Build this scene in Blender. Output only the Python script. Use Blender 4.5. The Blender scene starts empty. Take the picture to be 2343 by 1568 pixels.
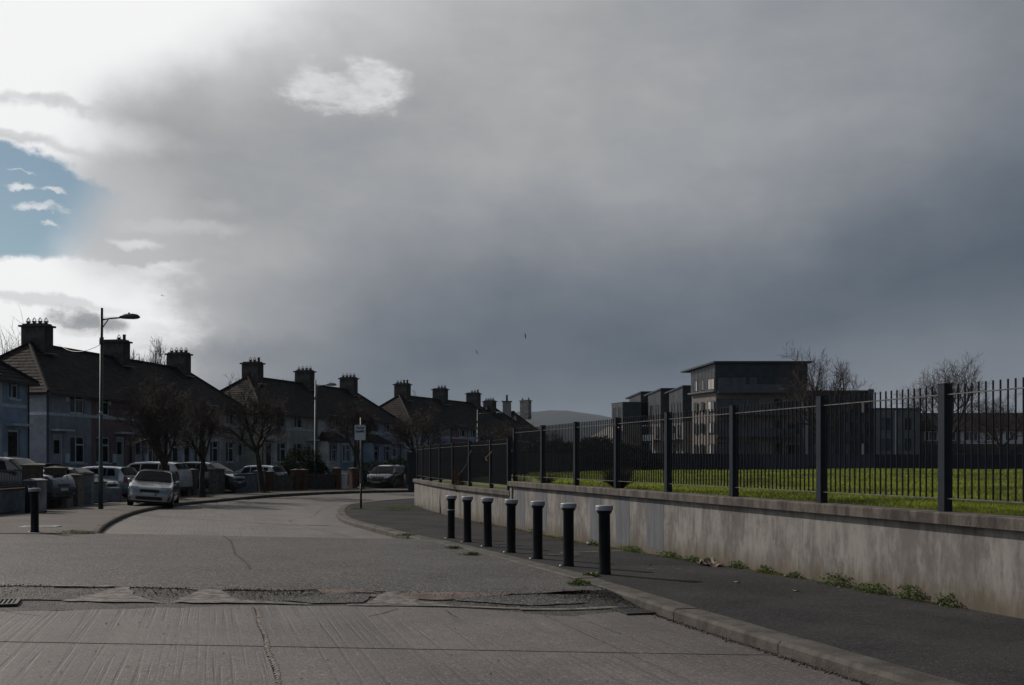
import bpy, math, random
import numpy as np
from mathutils import Vector, Matrix
R = math.radians
sc = bpy.context.scene
COL = sc.collection
rng = random.Random(7)

# ------------------------------------------------------------------ camera, sky, sun, exposure
cam_d = bpy.data.cameras.new("camera")
cam_d.sensor_width = 36.0
cam_d.lens = 36.88
cam_d.shift_y = 268 / 2343
cam_d.clip_start = 0.1
cam_d.clip_end = 20000
cam = bpy.data.objects.new("camera", cam_d)
cam.location = (0, 0, 1.65)
cam.rotation_euler = (R(90), 0, 0)
COL.objects.link(cam)
sc.camera = cam

SUN_AZ, SUN_EL = -50.0, 34.0          # degrees right of straight ahead, degrees up
sdir = Vector((math.sin(R(SUN_AZ)) * math.cos(R(SUN_EL)), math.cos(R(SUN_AZ)) * math.cos(R(SUN_EL)), math.sin(R(SUN_EL))))
sun_d = bpy.data.lights.new("sun", 'SUN')
sun_d.energy = 3.5
sun_d.angle = R(0.53)
sun_d.color = (1.0, 0.90, 0.79)
sun = bpy.data.objects.new("sun", sun_d)
sun.rotation_euler = sdir.to_track_quat('Z', 'Y').to_euler()
COL.objects.link(sun)
sc.view_settings.view_transform = 'Standard'
sc.view_settings.look = 'None'
sc.view_settings.gamma = 1
sc.view_settings.use_curve_mapping = False
sc.view_settings.exposure = -0.35

world = bpy.data.worlds.new("World")
sc.world = world
world.use_nodes = True
WT = world.node_tree
WT.nodes.clear()


class NG:
    """tiny expression helper for node trees"""
    def __init__(s, t):
        s.t = t

    def n(s, typ, **kw):
        nd = s.t.nodes.new(typ)
        for k, v in kw.items():
            setattr(nd, k, v)
        return nd

    def put(s, sock, v):
        if isinstance(v, bpy.types.NodeSocket):
            s.t.links.new(v, sock)
        else:
            sock.default_value = v

    def m(s, op, a, b=0.0, c=0.0, clamp=False):
        nd = s.n('ShaderNodeMath', operation=op, use_clamp=clamp)
        s.put(nd.inputs[0], a); s.put(nd.inputs[1], b); s.put(nd.inputs[2], c)
        return nd.outputs[0]

    def smooth(s, v, a, b, o0=0.0, o1=1.0):
        nd = s.n('ShaderNodeMapRange', interpolation_type='SMOOTHSTEP')
        s.put(nd.inputs[0], v)
        for i, q in enumerate((a, b, o0, o1)):
            s.put(nd.inputs[1 + i], q)
        return nd.outputs[0]

    def mix(s, f, a, b, blend='MIX'):
        nd = s.n('ShaderNodeMix', data_type='RGBA', blend_type=blend)
        s.put(nd.inputs[0], f); s.put(nd.inputs[6], a); s.put(nd.inputs[7], b)
        return nd.outputs[2]

    def fmix(s, f, a, b):
        nd = s.n('ShaderNodeMix', data_type='FLOAT')
        s.put(nd.inputs[0], f); s.put(nd.inputs[2], a); s.put(nd.inputs[3], b)
        return nd.outputs[0]

    def noise(s, vec, scale, detail=4, rough=0.55, col=False):
        nd = s.n('ShaderNodeTexNoise')
        s.put(nd.inputs['Vector'], vec)
        nd.inputs['Scale'].default_value = scale
        nd.inputs['Detail'].default_value = detail
        nd.inputs['Roughness'].default_value = rough
        return nd.outputs['Color' if col else 'Fac']


def build_sky():
    g = NG(WT)
    tc = g.n('ShaderNodeTexCoord').outputs['Generated']
    sep = g.n('ShaderNodeSeparateXYZ'); g.put(sep.inputs[0], tc)
    X, Y, Z = sep.outputs
    n1 = g.n('ShaderNodeSeparateColor'); g.put(n1.inputs[0], g.noise(tc, 3.2, 5, 0.6, True))
    n2 = g.n('ShaderNodeSeparateColor'); g.put(n2.inputs[0], g.noise(tc, 17.0, 6, 0.62, True))
    st = g.n('ShaderNodeMapping'); g.put(st.inputs[0], tc); st.inputs['Scale'].default_value = (1, 1, 2.4)
    n3 = g.noise(st.outputs[0], 11.0, 9, 0.62)
    n4 = g.noise(st.outputs[0], 30.0, 9, 0.65)
    az0 = g.m('MULTIPLY', g.m('ARCTAN2', X, Y), 57.2958)
    el0 = g.m('MULTIPLY', g.m('ARCSINE', Z), 57.2958)

    def warp(v, i, a, b):
        v = g.m('ADD', v, g.m('MULTIPLY', g.m('SUBTRACT', n1.outputs[i], 0.5), a))
        return g.m('ADD', v, g.m('MULTIPLY', g.m('SUBTRACT', n2.outputs[i], 0.5), b))
    azs, els = warp(az0, 0, 5, 1.5), warp(el0, 1, 4, 1.0)       # soft, large scale shapes
    az, el = warp(az0, 0, 2.0, 3.2), warp(el0, 1, 1.4, 2.2)     # ragged cloud edges
    # angle from the sun
    dot = g.n('ShaderNodeVectorMath', operation='DOT_PRODUCT')
    g.put(dot.inputs[0], tc); dot.inputs[1].default_value = sdir
    th = g.m('MULTIPLY', g.m('ARCCOSINE', g.m('MINIMUM', dot.outputs['Value'], 0.9999)), 57.2958)
    th = g.m('ADD', th, g.m('MULTIPLY', g.m('SUBTRACT', n1.outputs[2], 0.5), 14))

    def ae(px, py):
        x, y, z = (px - 1171.5) / 2400, 1.0, (1052 - py) / 2400
        return math.degrees(math.atan2(x, y)), math.degrees(math.atan2(z, math.hypot(x, y)))

    def blob(px, py, sx, sy, soft=0.6, a=None, e=None, rot=0.0):
        """soft ellipse round a direction; half sizes in photo pixels turned into degrees"""
        a0, e0 = ae(px, py)
        k = 0.0239
        da = g.m('MULTIPLY', g.m('SUBTRACT', az if a is None else a, a0), math.cos(R(e0)))
        de = g.m('SUBTRACT', el if e is None else e, e0)
        if rot:
            c, s_ = math.cos(R(rot)), math.sin(R(rot))
            da, de = (g.m('ADD', g.m('MULTIPLY', da, c), g.m('MULTIPLY', de, s_)),
                      g.m('SUBTRACT', g.m('MULTIPLY', de, c), g.m('MULTIPLY', da, s_)))
        da = g.m('DIVIDE', da, sx * k); de = g.m('DIVIDE', de, sy * k)
        d = g.m('SQRT', g.m('ADD', g.m('MULTIPLY', da, da), g.m('MULTIPLY', de, de)))
        return g.smooth(d, 1 - soft, 1.0 + soft * 0.4, 1.0, 0.0)
    # overall cloud deck: bright towards the sun, slate and dark low down and away from it
    f = g.m('MULTIPLY', g.m('EXPONENT', g.m('DIVIDE', th, -29.0)), 2.0)
    low = g.smooth(g.m('SUBTRACT', els, g.m('MULTIPLY', azs, 0.10)), 3.0, 16.5, 0.30, 1.0)
    f = g.m('MULTIPLY', f, g.smooth(th, 62, 115, 1.0, 0.35))
    L = g.m('MAXIMUM', g.m('MULTIPLY', f, low), 0.082)
    def erode(mask, n, k=1.6, a=0.42, b=0.82):
        """torn edges and thin places inside a soft mask"""
        q = g.smooth(g.m('ADD', mask, g.m('MULTIPLY', g.m('SUBTRACT', n, 0.5), k)), a, b)
        return g.m('MULTIPLY', q, g.smooth(mask, 0.0, 0.35))
    # broad brightness swells of the deck, as a smooth surface over direction
    CA = [-19.0, -12.2, -5.4, 1.4, 8.2, 15.0, 21.8, 28.6]
    CE = [1.0, 6.2, 11.4, 16.6, 21.8]
    WW = [[0.249, 0.05, 0.59, 0.644, 0.378, 0.391, 0.326, 0.271], [0.563, 0.01, -0.29, -0.155, -0.047, 0.128, 0.268, 0.364], [-0.185, 0.193, 0.007, -0.035, 0.108, -0.068, -0.13, 0.014], [-0.386, -0.423, -0.024, 0.048, 0.069, 0.112, 0.229, 0.114], [0.494, 0.1, -0.099, 0.02, 0.002, 0.03, 0.045, 0.03]]

    ca = [g.m('EXPONENT', g.m('MULTIPLY', g.m('POWER', g.m('ABSOLUTE', g.m('DIVIDE', g.m('SUBTRACT', azs, c), 5.6)), 2.0), -0.5)) for c in CA]
    ce = [g.m('EXPONENT', g.m('MULTIPLY', g.m('POWER', g.m('ABSOLUTE', g.m('DIVIDE', g.m('SUBTRACT', els, c), 4.2)), 2.0), -0.5)) for c in CE]
    tot = 0.0
    for j, e_ in enumerate(ce):
        row = 0.0
        for i, c_ in enumerate(ca):
            row = g.m('MULTIPLY_ADD', c_, WW[j][i], row)
        tot = g.m('MULTIPLY_ADD', row, e_, tot)
    L = g.m('MULTIPLY', L, g.m('EXPONENT', tot))
    L = g.m('MULTIPLY', L, g.smooth(n1.outputs[1], 0.3, 0.7, 0.95, 1.05))

    def over(L, mask, val, amt=1.0):
        return g.fmix(g.m('MULTIPLY', mask, amt), L, val)
    # fibrous structure inside the deck
    n5 = g.noise(st.outputs[0], 4.5, 8, 0.6)
    L = g.m('MULTIPLY', L, g.m('MULTIPLY_ADD', g.m('SUBTRACT', n5, 0.5), 0.55, 1.0))
    L = g.m('MULTIPLY', L, g.m('MULTIPLY_ADD', g.m('SUBTRACT', n3, 0.5), 0.22, 1.0))
    # bright zone on the left, under the sun
    left = g.smooth(azs, -23.8, -20.6, 1.0, 0.0)
    lowl = g.smooth(el, 1.0, 9.5, 0.0, 1.0)
    L = over(L, g.m('MULTIPLY', left, lowl), 0.93, 0.95)
    d = g.m('ADD', g.m('SUBTRACT', el, 15.3), g.m('MULTIPLY', g.m('ADD', az, 26.0), -0.60))
    glare = g.m('MULTIPLY', g.smooth(d, -2.2, 2.0), g.smooth(th, 46, 33))
    L = over(L, glare, 0.95)
    # streaks of grey across the bright part
    L = over(L, erode(blob(60, 235, 240, 26, 0.9), n3, 2.0, .3, 1.0), 0.52, 0.75)
    L = over(L, erode(blob(40, 325, 200, 22, 0.9), n3, 2.0, .3, 1.0), 0.45, 0.7)
    L = over(L, blob(150, 300, 200, 40, 0.9), 0.95, 0.6)
    # lower bright bank with its crisp top, then dark shreds in it
    band = g.m('MULTIPLY', g.smooth(g.m('MULTIPLY_ADD', az, -0.11, el), 12.5, 12.1), g.smooth(el, 2.5, 5.6))
    band = g.m('MULTIPLY', band, g.smooth(azs, -20.0, -12.0, 1.0, 0.0))
    L = over(L, g.fmix(g.smooth(azs, -24, -19.5), band, erode(band, n3, 1.8, .30, 1.25)), 0.98, 0.95)
    L = over(L, blob(280, 500, 160, 130, 0.8, azs, els), 0.52, 0.8)
    L = over(L, erode(blob(430, 520, 170, 17, 0.95), n3, 1.4, .2, 1.2), 0.60, 0.55)
    L = over(L, erode(blob(325, 556, 75, 14, 0.9), n3, 1.4, .2, 1.2), 0.80, 0.7)
    L = over(L, blob(520, 480, 60, 16, 0.9), 0.45, 0.5)
    L = over(L, erode(blob(90, 690, 200, 18, 0.9), n3, 2.0, .3, 1.0), 0.55, 0.55)
    L = over(L, erode(blob(205, 735, 105, 32, 0.9), n3, 2.0, .3, 1.0), 0.24, 0.85)
    L = over(L, blob(600, 800, 160, 40, 0.9), 0.20, 0.5)
    L = over(L, blob(175, 752, 55, 11, 0.7), 0.85, 0.7)
    # the small torn sunlit cloud
    puff = g.m('MAXIMUM', blob(775, 212, 125, 50, 0.9), blob(860, 185, 80, 52, 0.95))
    puff = g.m('MAXIMUM', puff, blob(700, 190, 62, 56, 0.9))
    L = over(L, erode(puff, g.m('ADD', g.m('MULTIPLY', n3, 0.6), g.m('MULTIPLY', n4, 0.4)), 3.0, 0.15, 1.0), g.m('MULTIPLY_ADD', n4, 0.55, 0.48), 0.92)
    L = over(L, puff, 0.50, 0.25)
    # unseen cloud darkening added overhead and past the sun, to cut the fill light
    fill_dim = g.m('MULTIPLY', g.smooth(el0, 24, 44, 1.0, 0.42), g.smooth(az0, -78, -52, 0.45, 1.0))
    L = g.m('MULTIPLY', L, g.m('MAXIMUM', fill_dim, g.smooth(th, 10, 22, 1.0, 0.0)))
    # colour of the cloud from its brightness
    cr = g.n('ShaderNodeValToRGB')
    cr.color_ramp.elements[0].position = 0.0
    cr.color_ramp.elements[0].color = (0.68, 1.02, 1.42, 1)
    cr.color_ramp.elements[1].position = 1.0
    cr.color_ramp.elements[1].color = (1.0, 1.0, 1.0, 1)
    for p, c in ((0.10, (0.78, 1.01, 1.32, 1)), (0.22, (0.92, 1.0, 1.14, 1)), (0.38, (0.98, 1.0, 1.03, 1))):
        e_ = cr.color_ramp.elements.new(p); e_.color = c
    g.put(cr.inputs[0], L)
    sc_ = g.n('ShaderNodeVectorMath', operation='SCALE')
    g.put(sc_.inputs[0], cr.outputs[0]); g.put(sc_.inputs['Scale'], g.m('MULTIPLY', L, SKY_GAIN))
    # clear blue gap low on the left, out of the sky model
    sky = g.n('ShaderNodeTexSky', sky_type='NISHITA')
    sky.sun_disc = False
    sky.sun_elevation = R(SUN_EL)
    sky.sun_rotation = R(SUN_AZ)
    sky.air_density = 1.0
    sky.dust_density = 0.4
    sky.ozone_density = 2.0
    skc = g.n('ShaderNodeVectorMath', operation='MULTIPLY')
    g.put(skc.inputs[0], sky.outputs[0]); skc.inputs[1].default_value = (0.074, 0.076, 0.069)
    hole = erode(blob(-150, 480, 430, 158, 0.28, az, el), n3, 1.3, .35, .75)
    hole = g.m('MULTIPLY', hole, g.smooth(g.m('MULTIPLY_ADD', az, -0.11, el), 12.1, 12.5))
    hole = g.m('MULTIPLY', hole, g.smooth(g.m('ADD', azs, g.m('MULTIPLY', el, -0.45)), -25.4, -29.0))
    for (px, py, sx, sy) in ((50, 436, 26, 8), (95, 482, 46, 8), (115, 520, 16, 7), (55, 402, 30, 4), (125, 447, 24, 5)):
        hole = g.m('MULTIPLY', hole, g.m('SUBTRACT', 1.0, g.m('MULTIPLY', erode(blob(px, py, sx * 1.3, sy * 1.3, 0.95), n4, 2.4, 0.3, 1.1), 0.75)))
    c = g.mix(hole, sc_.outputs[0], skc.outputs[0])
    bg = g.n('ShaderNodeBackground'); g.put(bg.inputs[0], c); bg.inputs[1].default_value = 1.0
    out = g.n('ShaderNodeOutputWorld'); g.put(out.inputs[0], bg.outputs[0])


SKY_GAIN = 1.25
build_sky()

# ------------------------------------------------------------------ helpers
class MB:
    def __init__(s):
        s.v = []; s.f = []

    def add(s, vs, fs):
        o = len(s.v)
        s.v.extend([tuple(p) for p in vs])
        s.f.extend([tuple(i + o for i in f) for f in fs])
        return s

    def box(s, x0, x1, y0, y1, z0, z1):
        return s.add([(x0, y0, z0), (x1, y0, z0), (x1, y1, z0), (x0, y1, z0), (x0, y0, z1), (x1, y0, z1), (x1, y1, z1), (x0, y1, z1)],
                     [(0, 3, 2, 1), (4, 5, 6, 7), (0, 1, 5, 4), (1, 2, 6, 5), (2, 3, 7, 6), (3, 0, 4, 7)])

    def cbox(s, x, y, z, sx, sy, sz):
        return s.box(x - sx / 2, x + sx / 2, y - sy / 2, y + sy / 2, z, z + sz)

    def beam(s, p0, p1, w, h):
        """bar from p0 to p1, width w sideways, height h"""
        p0, p1 = Vector(p0), Vector(p1)
        d = (p1 - p0).normalized()
        up = Vector((0, 0, 1)) if abs(d.z) < 0.95 else Vector((0, 1, 0))
        a = d.cross(up).normalized(); b = a.cross(d).normalized()
        vs = []
        for p in (p0, p1):
            for i, j in ((-1, -1), (1, -1), (1, 1), (-1, 1)):
                vs.append(p + a * (i * w / 2) + b * (j * h / 2))
        return s.add(vs, [(0, 1, 2, 3), (7, 6, 5, 4), (0, 4, 5, 1), (1, 5, 6, 2), (2, 6, 7, 3), (3, 7, 4, 0)])

    def tube(s, pts, rs, n=8, cap=True):
        pts = [Vector(p) for p in pts]
        if not hasattr(rs, '__len__'):
            rs = [rs] * len(pts)
        vs = []; fs = []
        for i, p in enumerate(pts):
            d = (pts[min(i + 1, len(pts) - 1)] - pts[max(i - 1, 0)]).normalized()
            up = Vector((0, 0, 1)) if abs(d.z) < 0.9 else Vector((0, 1, 0))
            a = d.cross(up).normalized(); b = a.cross(d).normalized()
            for k in range(n):
                t = 2 * math.pi * k / n
                vs.append(p + (a * math.cos(t) + b * math.sin(t)) * rs[i])
        for i in range(len(pts) - 1):
            for k in range(n):
                k2 = (k + 1) % n
                fs.append((i * n + k, (i + 1) * n + k, (i + 1) * n + k2, i * n + k2))
        if cap:
            fs.append(tuple(range(n))); fs.append(tuple((len(pts) - 1) * n + k for k in reversed(range(n))))
        return s.add(vs, fs)

    def lathe(s, prof, n=16, c=(0, 0, 0)):
        vs = []; fs = []
        for r, z in prof:
            for k in range(n):
                t = 2 * math.pi * k / n
                vs.append((c[0] + r * math.cos(t), c[1] + r * math.sin(t), c[2] + z))
        for i in range(len(prof) - 1):
            for k in range(n):
                k2 = (k + 1) % n
                fs.append((i * n + k, i * n + k2, (i + 1) * n + k2, (i + 1) * n + k))
        fs.append(tuple(reversed(range(n)))); fs.append(tuple((len(prof) - 1) * n + k for k in range(n)))
        return s.add(vs, fs)

    def quad(s, a, b, c, d):
        return s.add([a, b, c, d], [(0, 1, 2, 3)])

    def poly(s, pts):
        return s.add(pts, [tuple(range(len(pts)))])

    def prism(s, pts, z0, z1):
        n = len(pts)
        vs = [(x, y, z0) for x, y in pts] + [(x, y, z1) for x, y in pts]
        fs = [tuple(reversed(range(n))), tuple(range(n, 2 * n))] + [(i, (i + 1) % n, n + (i + 1) % n, n + i) for i in range(n)]
        return s.add(vs, fs)

    def mesh(s, name, mat=None, smooth=False):
        me = bpy.data.meshes.new(name)
        me.from_pydata(s.v, [], s.f)
        if mat:
            me.materials.append(mat)
        if smooth:
            me.polygons.foreach_set('use_smooth', [True] * len(me.polygons))
        me.update()
        return me

    def build(s, name, mat, parent=None, smooth=False, bevel=0, kind=None, label=None):
        o = bpy.data.objects.new(name, s.mesh(name, mat, smooth))
        COL.objects.link(o)
        if parent:
            o.parent = parent
        if bevel:
            b = o.modifiers.new('bevel', 'BEVEL'); b.width = bevel; b.segments = 2; b.limit_method = 'ANGLE'
        if kind:
            o['kind'] = kind
        if label:
            o['label'] = label
        return o


def np_mesh(name, V, F, mat, parent=None, kind=None, smooth=False):
    me = bpy.data.meshes.new(name)
    V = np.asarray(V, np.float32); F = np.asarray(F, np.int32)
    k = F.shape[1]
    me.vertices.add(len(V)); me.vertices.foreach_set('co', V.ravel())
    me.loops.add(F.size); me.loops.foreach_set('vertex_index', F.ravel())
    me.polygons.add(len(F)); me.polygons.foreach_set('loop_start', np.arange(0, F.size, k, dtype=np.int32))
    if smooth:
        me.polygons.foreach_set('use_smooth', np.ones(len(F), bool))
    me.materials.append(mat)
    me.update(calc_edges=True)
    o = bpy.data.objects.new(name, me); COL.objects.link(o)
    if parent: o.parent = parent
    if kind: o['kind'] = kind
    return o


def tag(o, label, cat, group=None):
    o['label'] = label; o['category'] = cat
    if group:
        o['group'] = group
    return o


def thing(name, label, cat, loc=(0, 0, 0), rz=0.0, group=None):
    o = bpy.data.objects.new(name, None); COL.objects.link(o)
    o.empty_display_size = 0.2
    o.location = loc; o.rotation_euler = (0, 0, rz)
    return tag(o, label, cat, group)


def struct(name, loc=(0, 0, 0)):
    o = bpy.data.objects.new(name, None); COL.objects.link(o); o['kind'] = 'structure'; o.location = loc
    return o


def inst(name, me, parent, loc=(0, 0, 0), rz=0.0, scale=(1, 1, 1)):
    o = bpy.data.objects.new(name, me); COL.objects.link(o)
    o.parent = parent; o.location = loc; o.rotation_euler = (0, 0, rz); o.scale = scale
    return o


def copy_tree(o, parent=None):
    c = o.copy(); COL.objects.link(c); c.parent = parent
    for ch in list(o.children):
        copy_tree(ch, c)
    return c


# ------------------------------------------------------------------ materials
def mat(name, col, rough=0.8, var=0.15, scale=3.0, bump=0.0, bscale=60.0, metal=0.0, spec=0.4, stretch=None, col2=None, coat=0.0,
        alpha=None, trans=0.0):
    m = bpy.data.materials.new(name); m.use_nodes = True
    t = m.node_tree; t.nodes.clear(); g = NG(t)
    p = g.n('ShaderNodeBsdfPrincipled')
    tc = g.n('ShaderNodeTexCoord').outputs['Object']
    v = tc
    if stretch:
        mp = g.n('ShaderNodeMapping'); g.put(mp.inputs[0], tc); mp.inputs['Scale'].default_value = stretch
        v = mp.outputs[0]
    nz = g.noise(v, scale, 6, 0.6)
    c2 = col2 if col2 else tuple(max(0, c * (1 - 2.0 * var)) for c in col)
    c1 = col if col2 else tuple(min(1, c * (1 + var)) for c in col)
    f = g.smooth(nz, 0.32, 0.68)
    c = g.mix(f, (*c2, 1), (*c1, 1))
    g.put(p.inputs['Base Color'], c)
    p.inputs['Metallic'].default_value = metal
    p.inputs['Specular IOR Level'].default_value = spec
    p.inputs['Coat Weight'].default_value = coat
    p.inputs['Coat Roughness'].default_value = 0.08
    g.put(p.inputs['Roughness'], g.fmix(g.noise(tc, scale * 2.3, 3), max(0.02, rough - 0.12), min(1, rough + 0.1)) if rough > 0.2 else rough)
    if bump:
        bp = g.n('ShaderNodeBump'); bp.inputs['Strength'].default_value = min(1, bump)
        bp.inputs['Distance'].default_value = 0.01
        g.put(bp.inputs['Height'], g.noise(v, bscale, 4, 0.6)); g.put(p.inputs['Normal'], bp.outputs[0])
    out = g.n('ShaderNodeOutputMaterial')
    if trans:
        tr = g.n('ShaderNodeBsdfTranslucent'); g.put(tr.inputs[0], c)
        mx = g.n('ShaderNodeMixShader'); mx.inputs[0].default_value = trans
        g.put(mx.inputs[1], p.outputs[0]); g.put(mx.inputs[2], tr.outputs[0]); g.put(out.inputs[0], mx.outputs[0])
    else:
        g.put(out.inputs[0], p.outputs[0])
    m['p'] = 1
    return m


ROAD_ROT = math.atan(0.287)       # the street runs this much left of straight ahead


def mat_concrete_road():
    m = bpy.data.materials.new('road concrete'); m.use_nodes = True
    t = m.node_tree; t.nodes.clear(); g = NG(t)
    p = g.n('ShaderNodeBsdfPrincipled')
    tc = g.n('ShaderNodeTexCoord').outputs['Object']
    mp = g.n('ShaderNodeMapping', vector_type='TEXTURE'); g.put(mp.inputs[0], tc); mp.inputs['Rotation'].default_value = (0, 0, ROAD_ROT)
    mr = g.n('ShaderNodeMapping'); g.put(mr.inputs[0], mp.outputs[0]); mr.inputs['Scale'].default_value = (17, 0.22, 1)
    groove = g.noise(mr.outputs[0], 1.0, 3, 0.55)
    gate = g.smooth(g.noise(mp.outputs[0], 0.55, 3, 0.6), 0.38, 0.62)
    gr = g.m('MULTIPLY', g.smooth(groove, 0.50, 0.36), g.m('ADD', 0.25, g.m('MULTIPLY', gate, 0.75)))
    vo = g.n('ShaderNodeTexVoronoi'); g.put(vo.inputs['Vector'], tc); vo.inputs['Scale'].default_value = 62
    vs = g.n('ShaderNodeSeparateColor'); g.put(vs.inputs[0], vo.outputs['Color'])
    big = g.noise(tc, 0.7, 5, 0.6)
    mid = g.noise(tc, 6.0, 6, 0.7)
    fine = g.noise(tc, 75.0, 4, 0.75)
    c = g.mix(g.smooth(big, 0.3, 0.7), (0.104, 0.090, 0.083, 1), (0.158, 0.142, 0.132, 1))
    c = g.mix(g.m('MULTIPLY', g.smooth(mid, 0.35, 0.75), 0.55), c, (0.085, 0.076, 0.072, 1))
    c = g.mix(g.m('MULTIPLY', g.smooth(fine, 0.55, 0.74), 0.75), c, (0.30, 0.28, 0.265, 1))
    c = g.mix(g.m('MULTIPLY', g.smooth(fine, 0.46, 0.30), 0.8), c, (0.045, 0.04, 0.038, 1))
    c = g.mix(g.m('MULTIPLY', g.smooth(vs.outputs[0], 0.80, 1.0), 0.55), c, (0.34, 0.32, 0.30, 1))
    c = g.mix(g.m('MULTIPLY', g.smooth(vs.outputs[1], 0.65, 1.0), 0.45), c, (0.05, 0.045, 0.042, 1))
    mt_ = g.n('ShaderNodeMapping'); g.put(mt_.inputs[0], mp.outputs[0]); mt_.inputs['Scale'].default_value = (.75, .07, 1)
    c = g.mix(g.m('MULTIPLY', g.smooth(g.noise(mt_.outputs[0], 1.0, 3, 0.5), 0.44, 0.66), 0.38), c, (0.058, 0.052, 0.050, 1))
    c = g.mix(g.m('MULTIPLY', g.smooth(g.noise(tc, 1.9, 3, 0.6), 0.66, 0.74), 0.5), c, (0.05, 0.046, 0.044, 1))
    c = g.mix(g.m('MULTIPLY', gr, 0.42), c, (0.055, 0.048, 0.046, 1))
    g.put(p.inputs['Base Color'], c)
    g.put(p.inputs['Roughness'], g.smooth(fine, 0.3, 0.75, 0.78, 0.38))
    p.inputs['Specular IOR Level'].default_value = 0.36
    h = g.m('SUBTRACT', g.m('ADD', g.m('MULTIPLY', fine, 0.30), g.m('MULTIPLY', g.noise(tc, 28, 3), 0.35)), g.m('MULTIPLY', gr, 0.55))
    bp = g.n('ShaderNodeBump'); bp.inputs['Strength'].default_value = 0.75; bp.inputs['Distance'].default_value = 0.008
    g.put(bp.inputs['Height'], h); g.put(p.inputs['Normal'], bp.outputs[0])
    out = g.n('ShaderNodeOutputMaterial'); g.put(out.inputs[0], p.outputs[0])
    return m


def mat_asphalt(name, lo, hi, patch=None, speck=0.25, rough=(0.85, 0.5), bstr=0.9, moss=False, spec=0.2):
    m = bpy.data.materials.new(name); m.use_nodes = True
    t = m.node_tree; t.nodes.clear(); g = NG(t)
    p = g.n('ShaderNodeBsdfPrincipled')
    p.inputs['Specular IOR Level'].default_value = spec
    tc = g.n('ShaderNodeTexCoord').outputs['Object']
    big = g.noise(tc, 0.55, 5, 0.6)
    mid = g.noise(tc, 2.6, 6, 0.7)
    vor = g.n('ShaderNodeTexVoronoi'); g.put(vor.inputs['Vector'], tc); vor.inputs['Scale'].default_value = 60
    sv = g.n('ShaderNodeSeparateColor'); g.put(sv.inputs[0], vor.outputs['Color'])
    c = g.mix(g.smooth(big, 0.3, 0.7), (*lo, 1), (*hi, 1))
    c = g.mix(g.m('MULTIPLY', g.smooth(mid, 0.5, 0.75), 0.5), c, (*[v * 0.6 for v in lo], 1))
    c = g.mix(g.m('MULTIPLY', g.smooth(sv.outputs[0], 0.72, 1.0), speck), c, (0.42, 0.40, 0.38, 1))
    c = g.mix(g.m('MULTIPLY', g.smooth(sv.outputs[1], 0.6, 1.0), 0.5), c, (0.03, 0.03, 0.032, 1))
    c = g.mix(g.m('MULTIPLY', g.smooth(g.noise(tc, 0.32, 3, 0.6), 0.52, 0.70), 0.35), c, (*[v * 0.55 for v in lo], 1))
    if moss:
        c = g.mix(g.m('MULTIPLY', g.smooth(g.noise(tc, 1.3, 7, 0.75), 0.60, 0.72), 0.45), c, (0.075, 0.075, 0.03, 1))
    g.put(p.inputs['Base Color'], c)
    g.put(p.inputs['Roughness'], g.smooth(sv.outputs[2], 0.0, 1.0, rough[0], rough[1]))
    h = g.m('ADD', g.m('MULTIPLY', vor.outputs['Distance'], 0.8), g.m('MULTIPLY', g.noise(tc, 30, 4), 0.6))
    bp = g.n('ShaderNodeBump'); bp.inputs['Strength'].default_value = bstr; bp.inputs['Distance'].default_value = 0.010
    g.put(bp.inputs['Height'], h); g.put(p.inputs['Normal'], bp.outputs[0])
    out = g.n('ShaderNodeOutputMaterial'); g.put(out.inputs[0], p.outputs[0])
    return m


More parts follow.
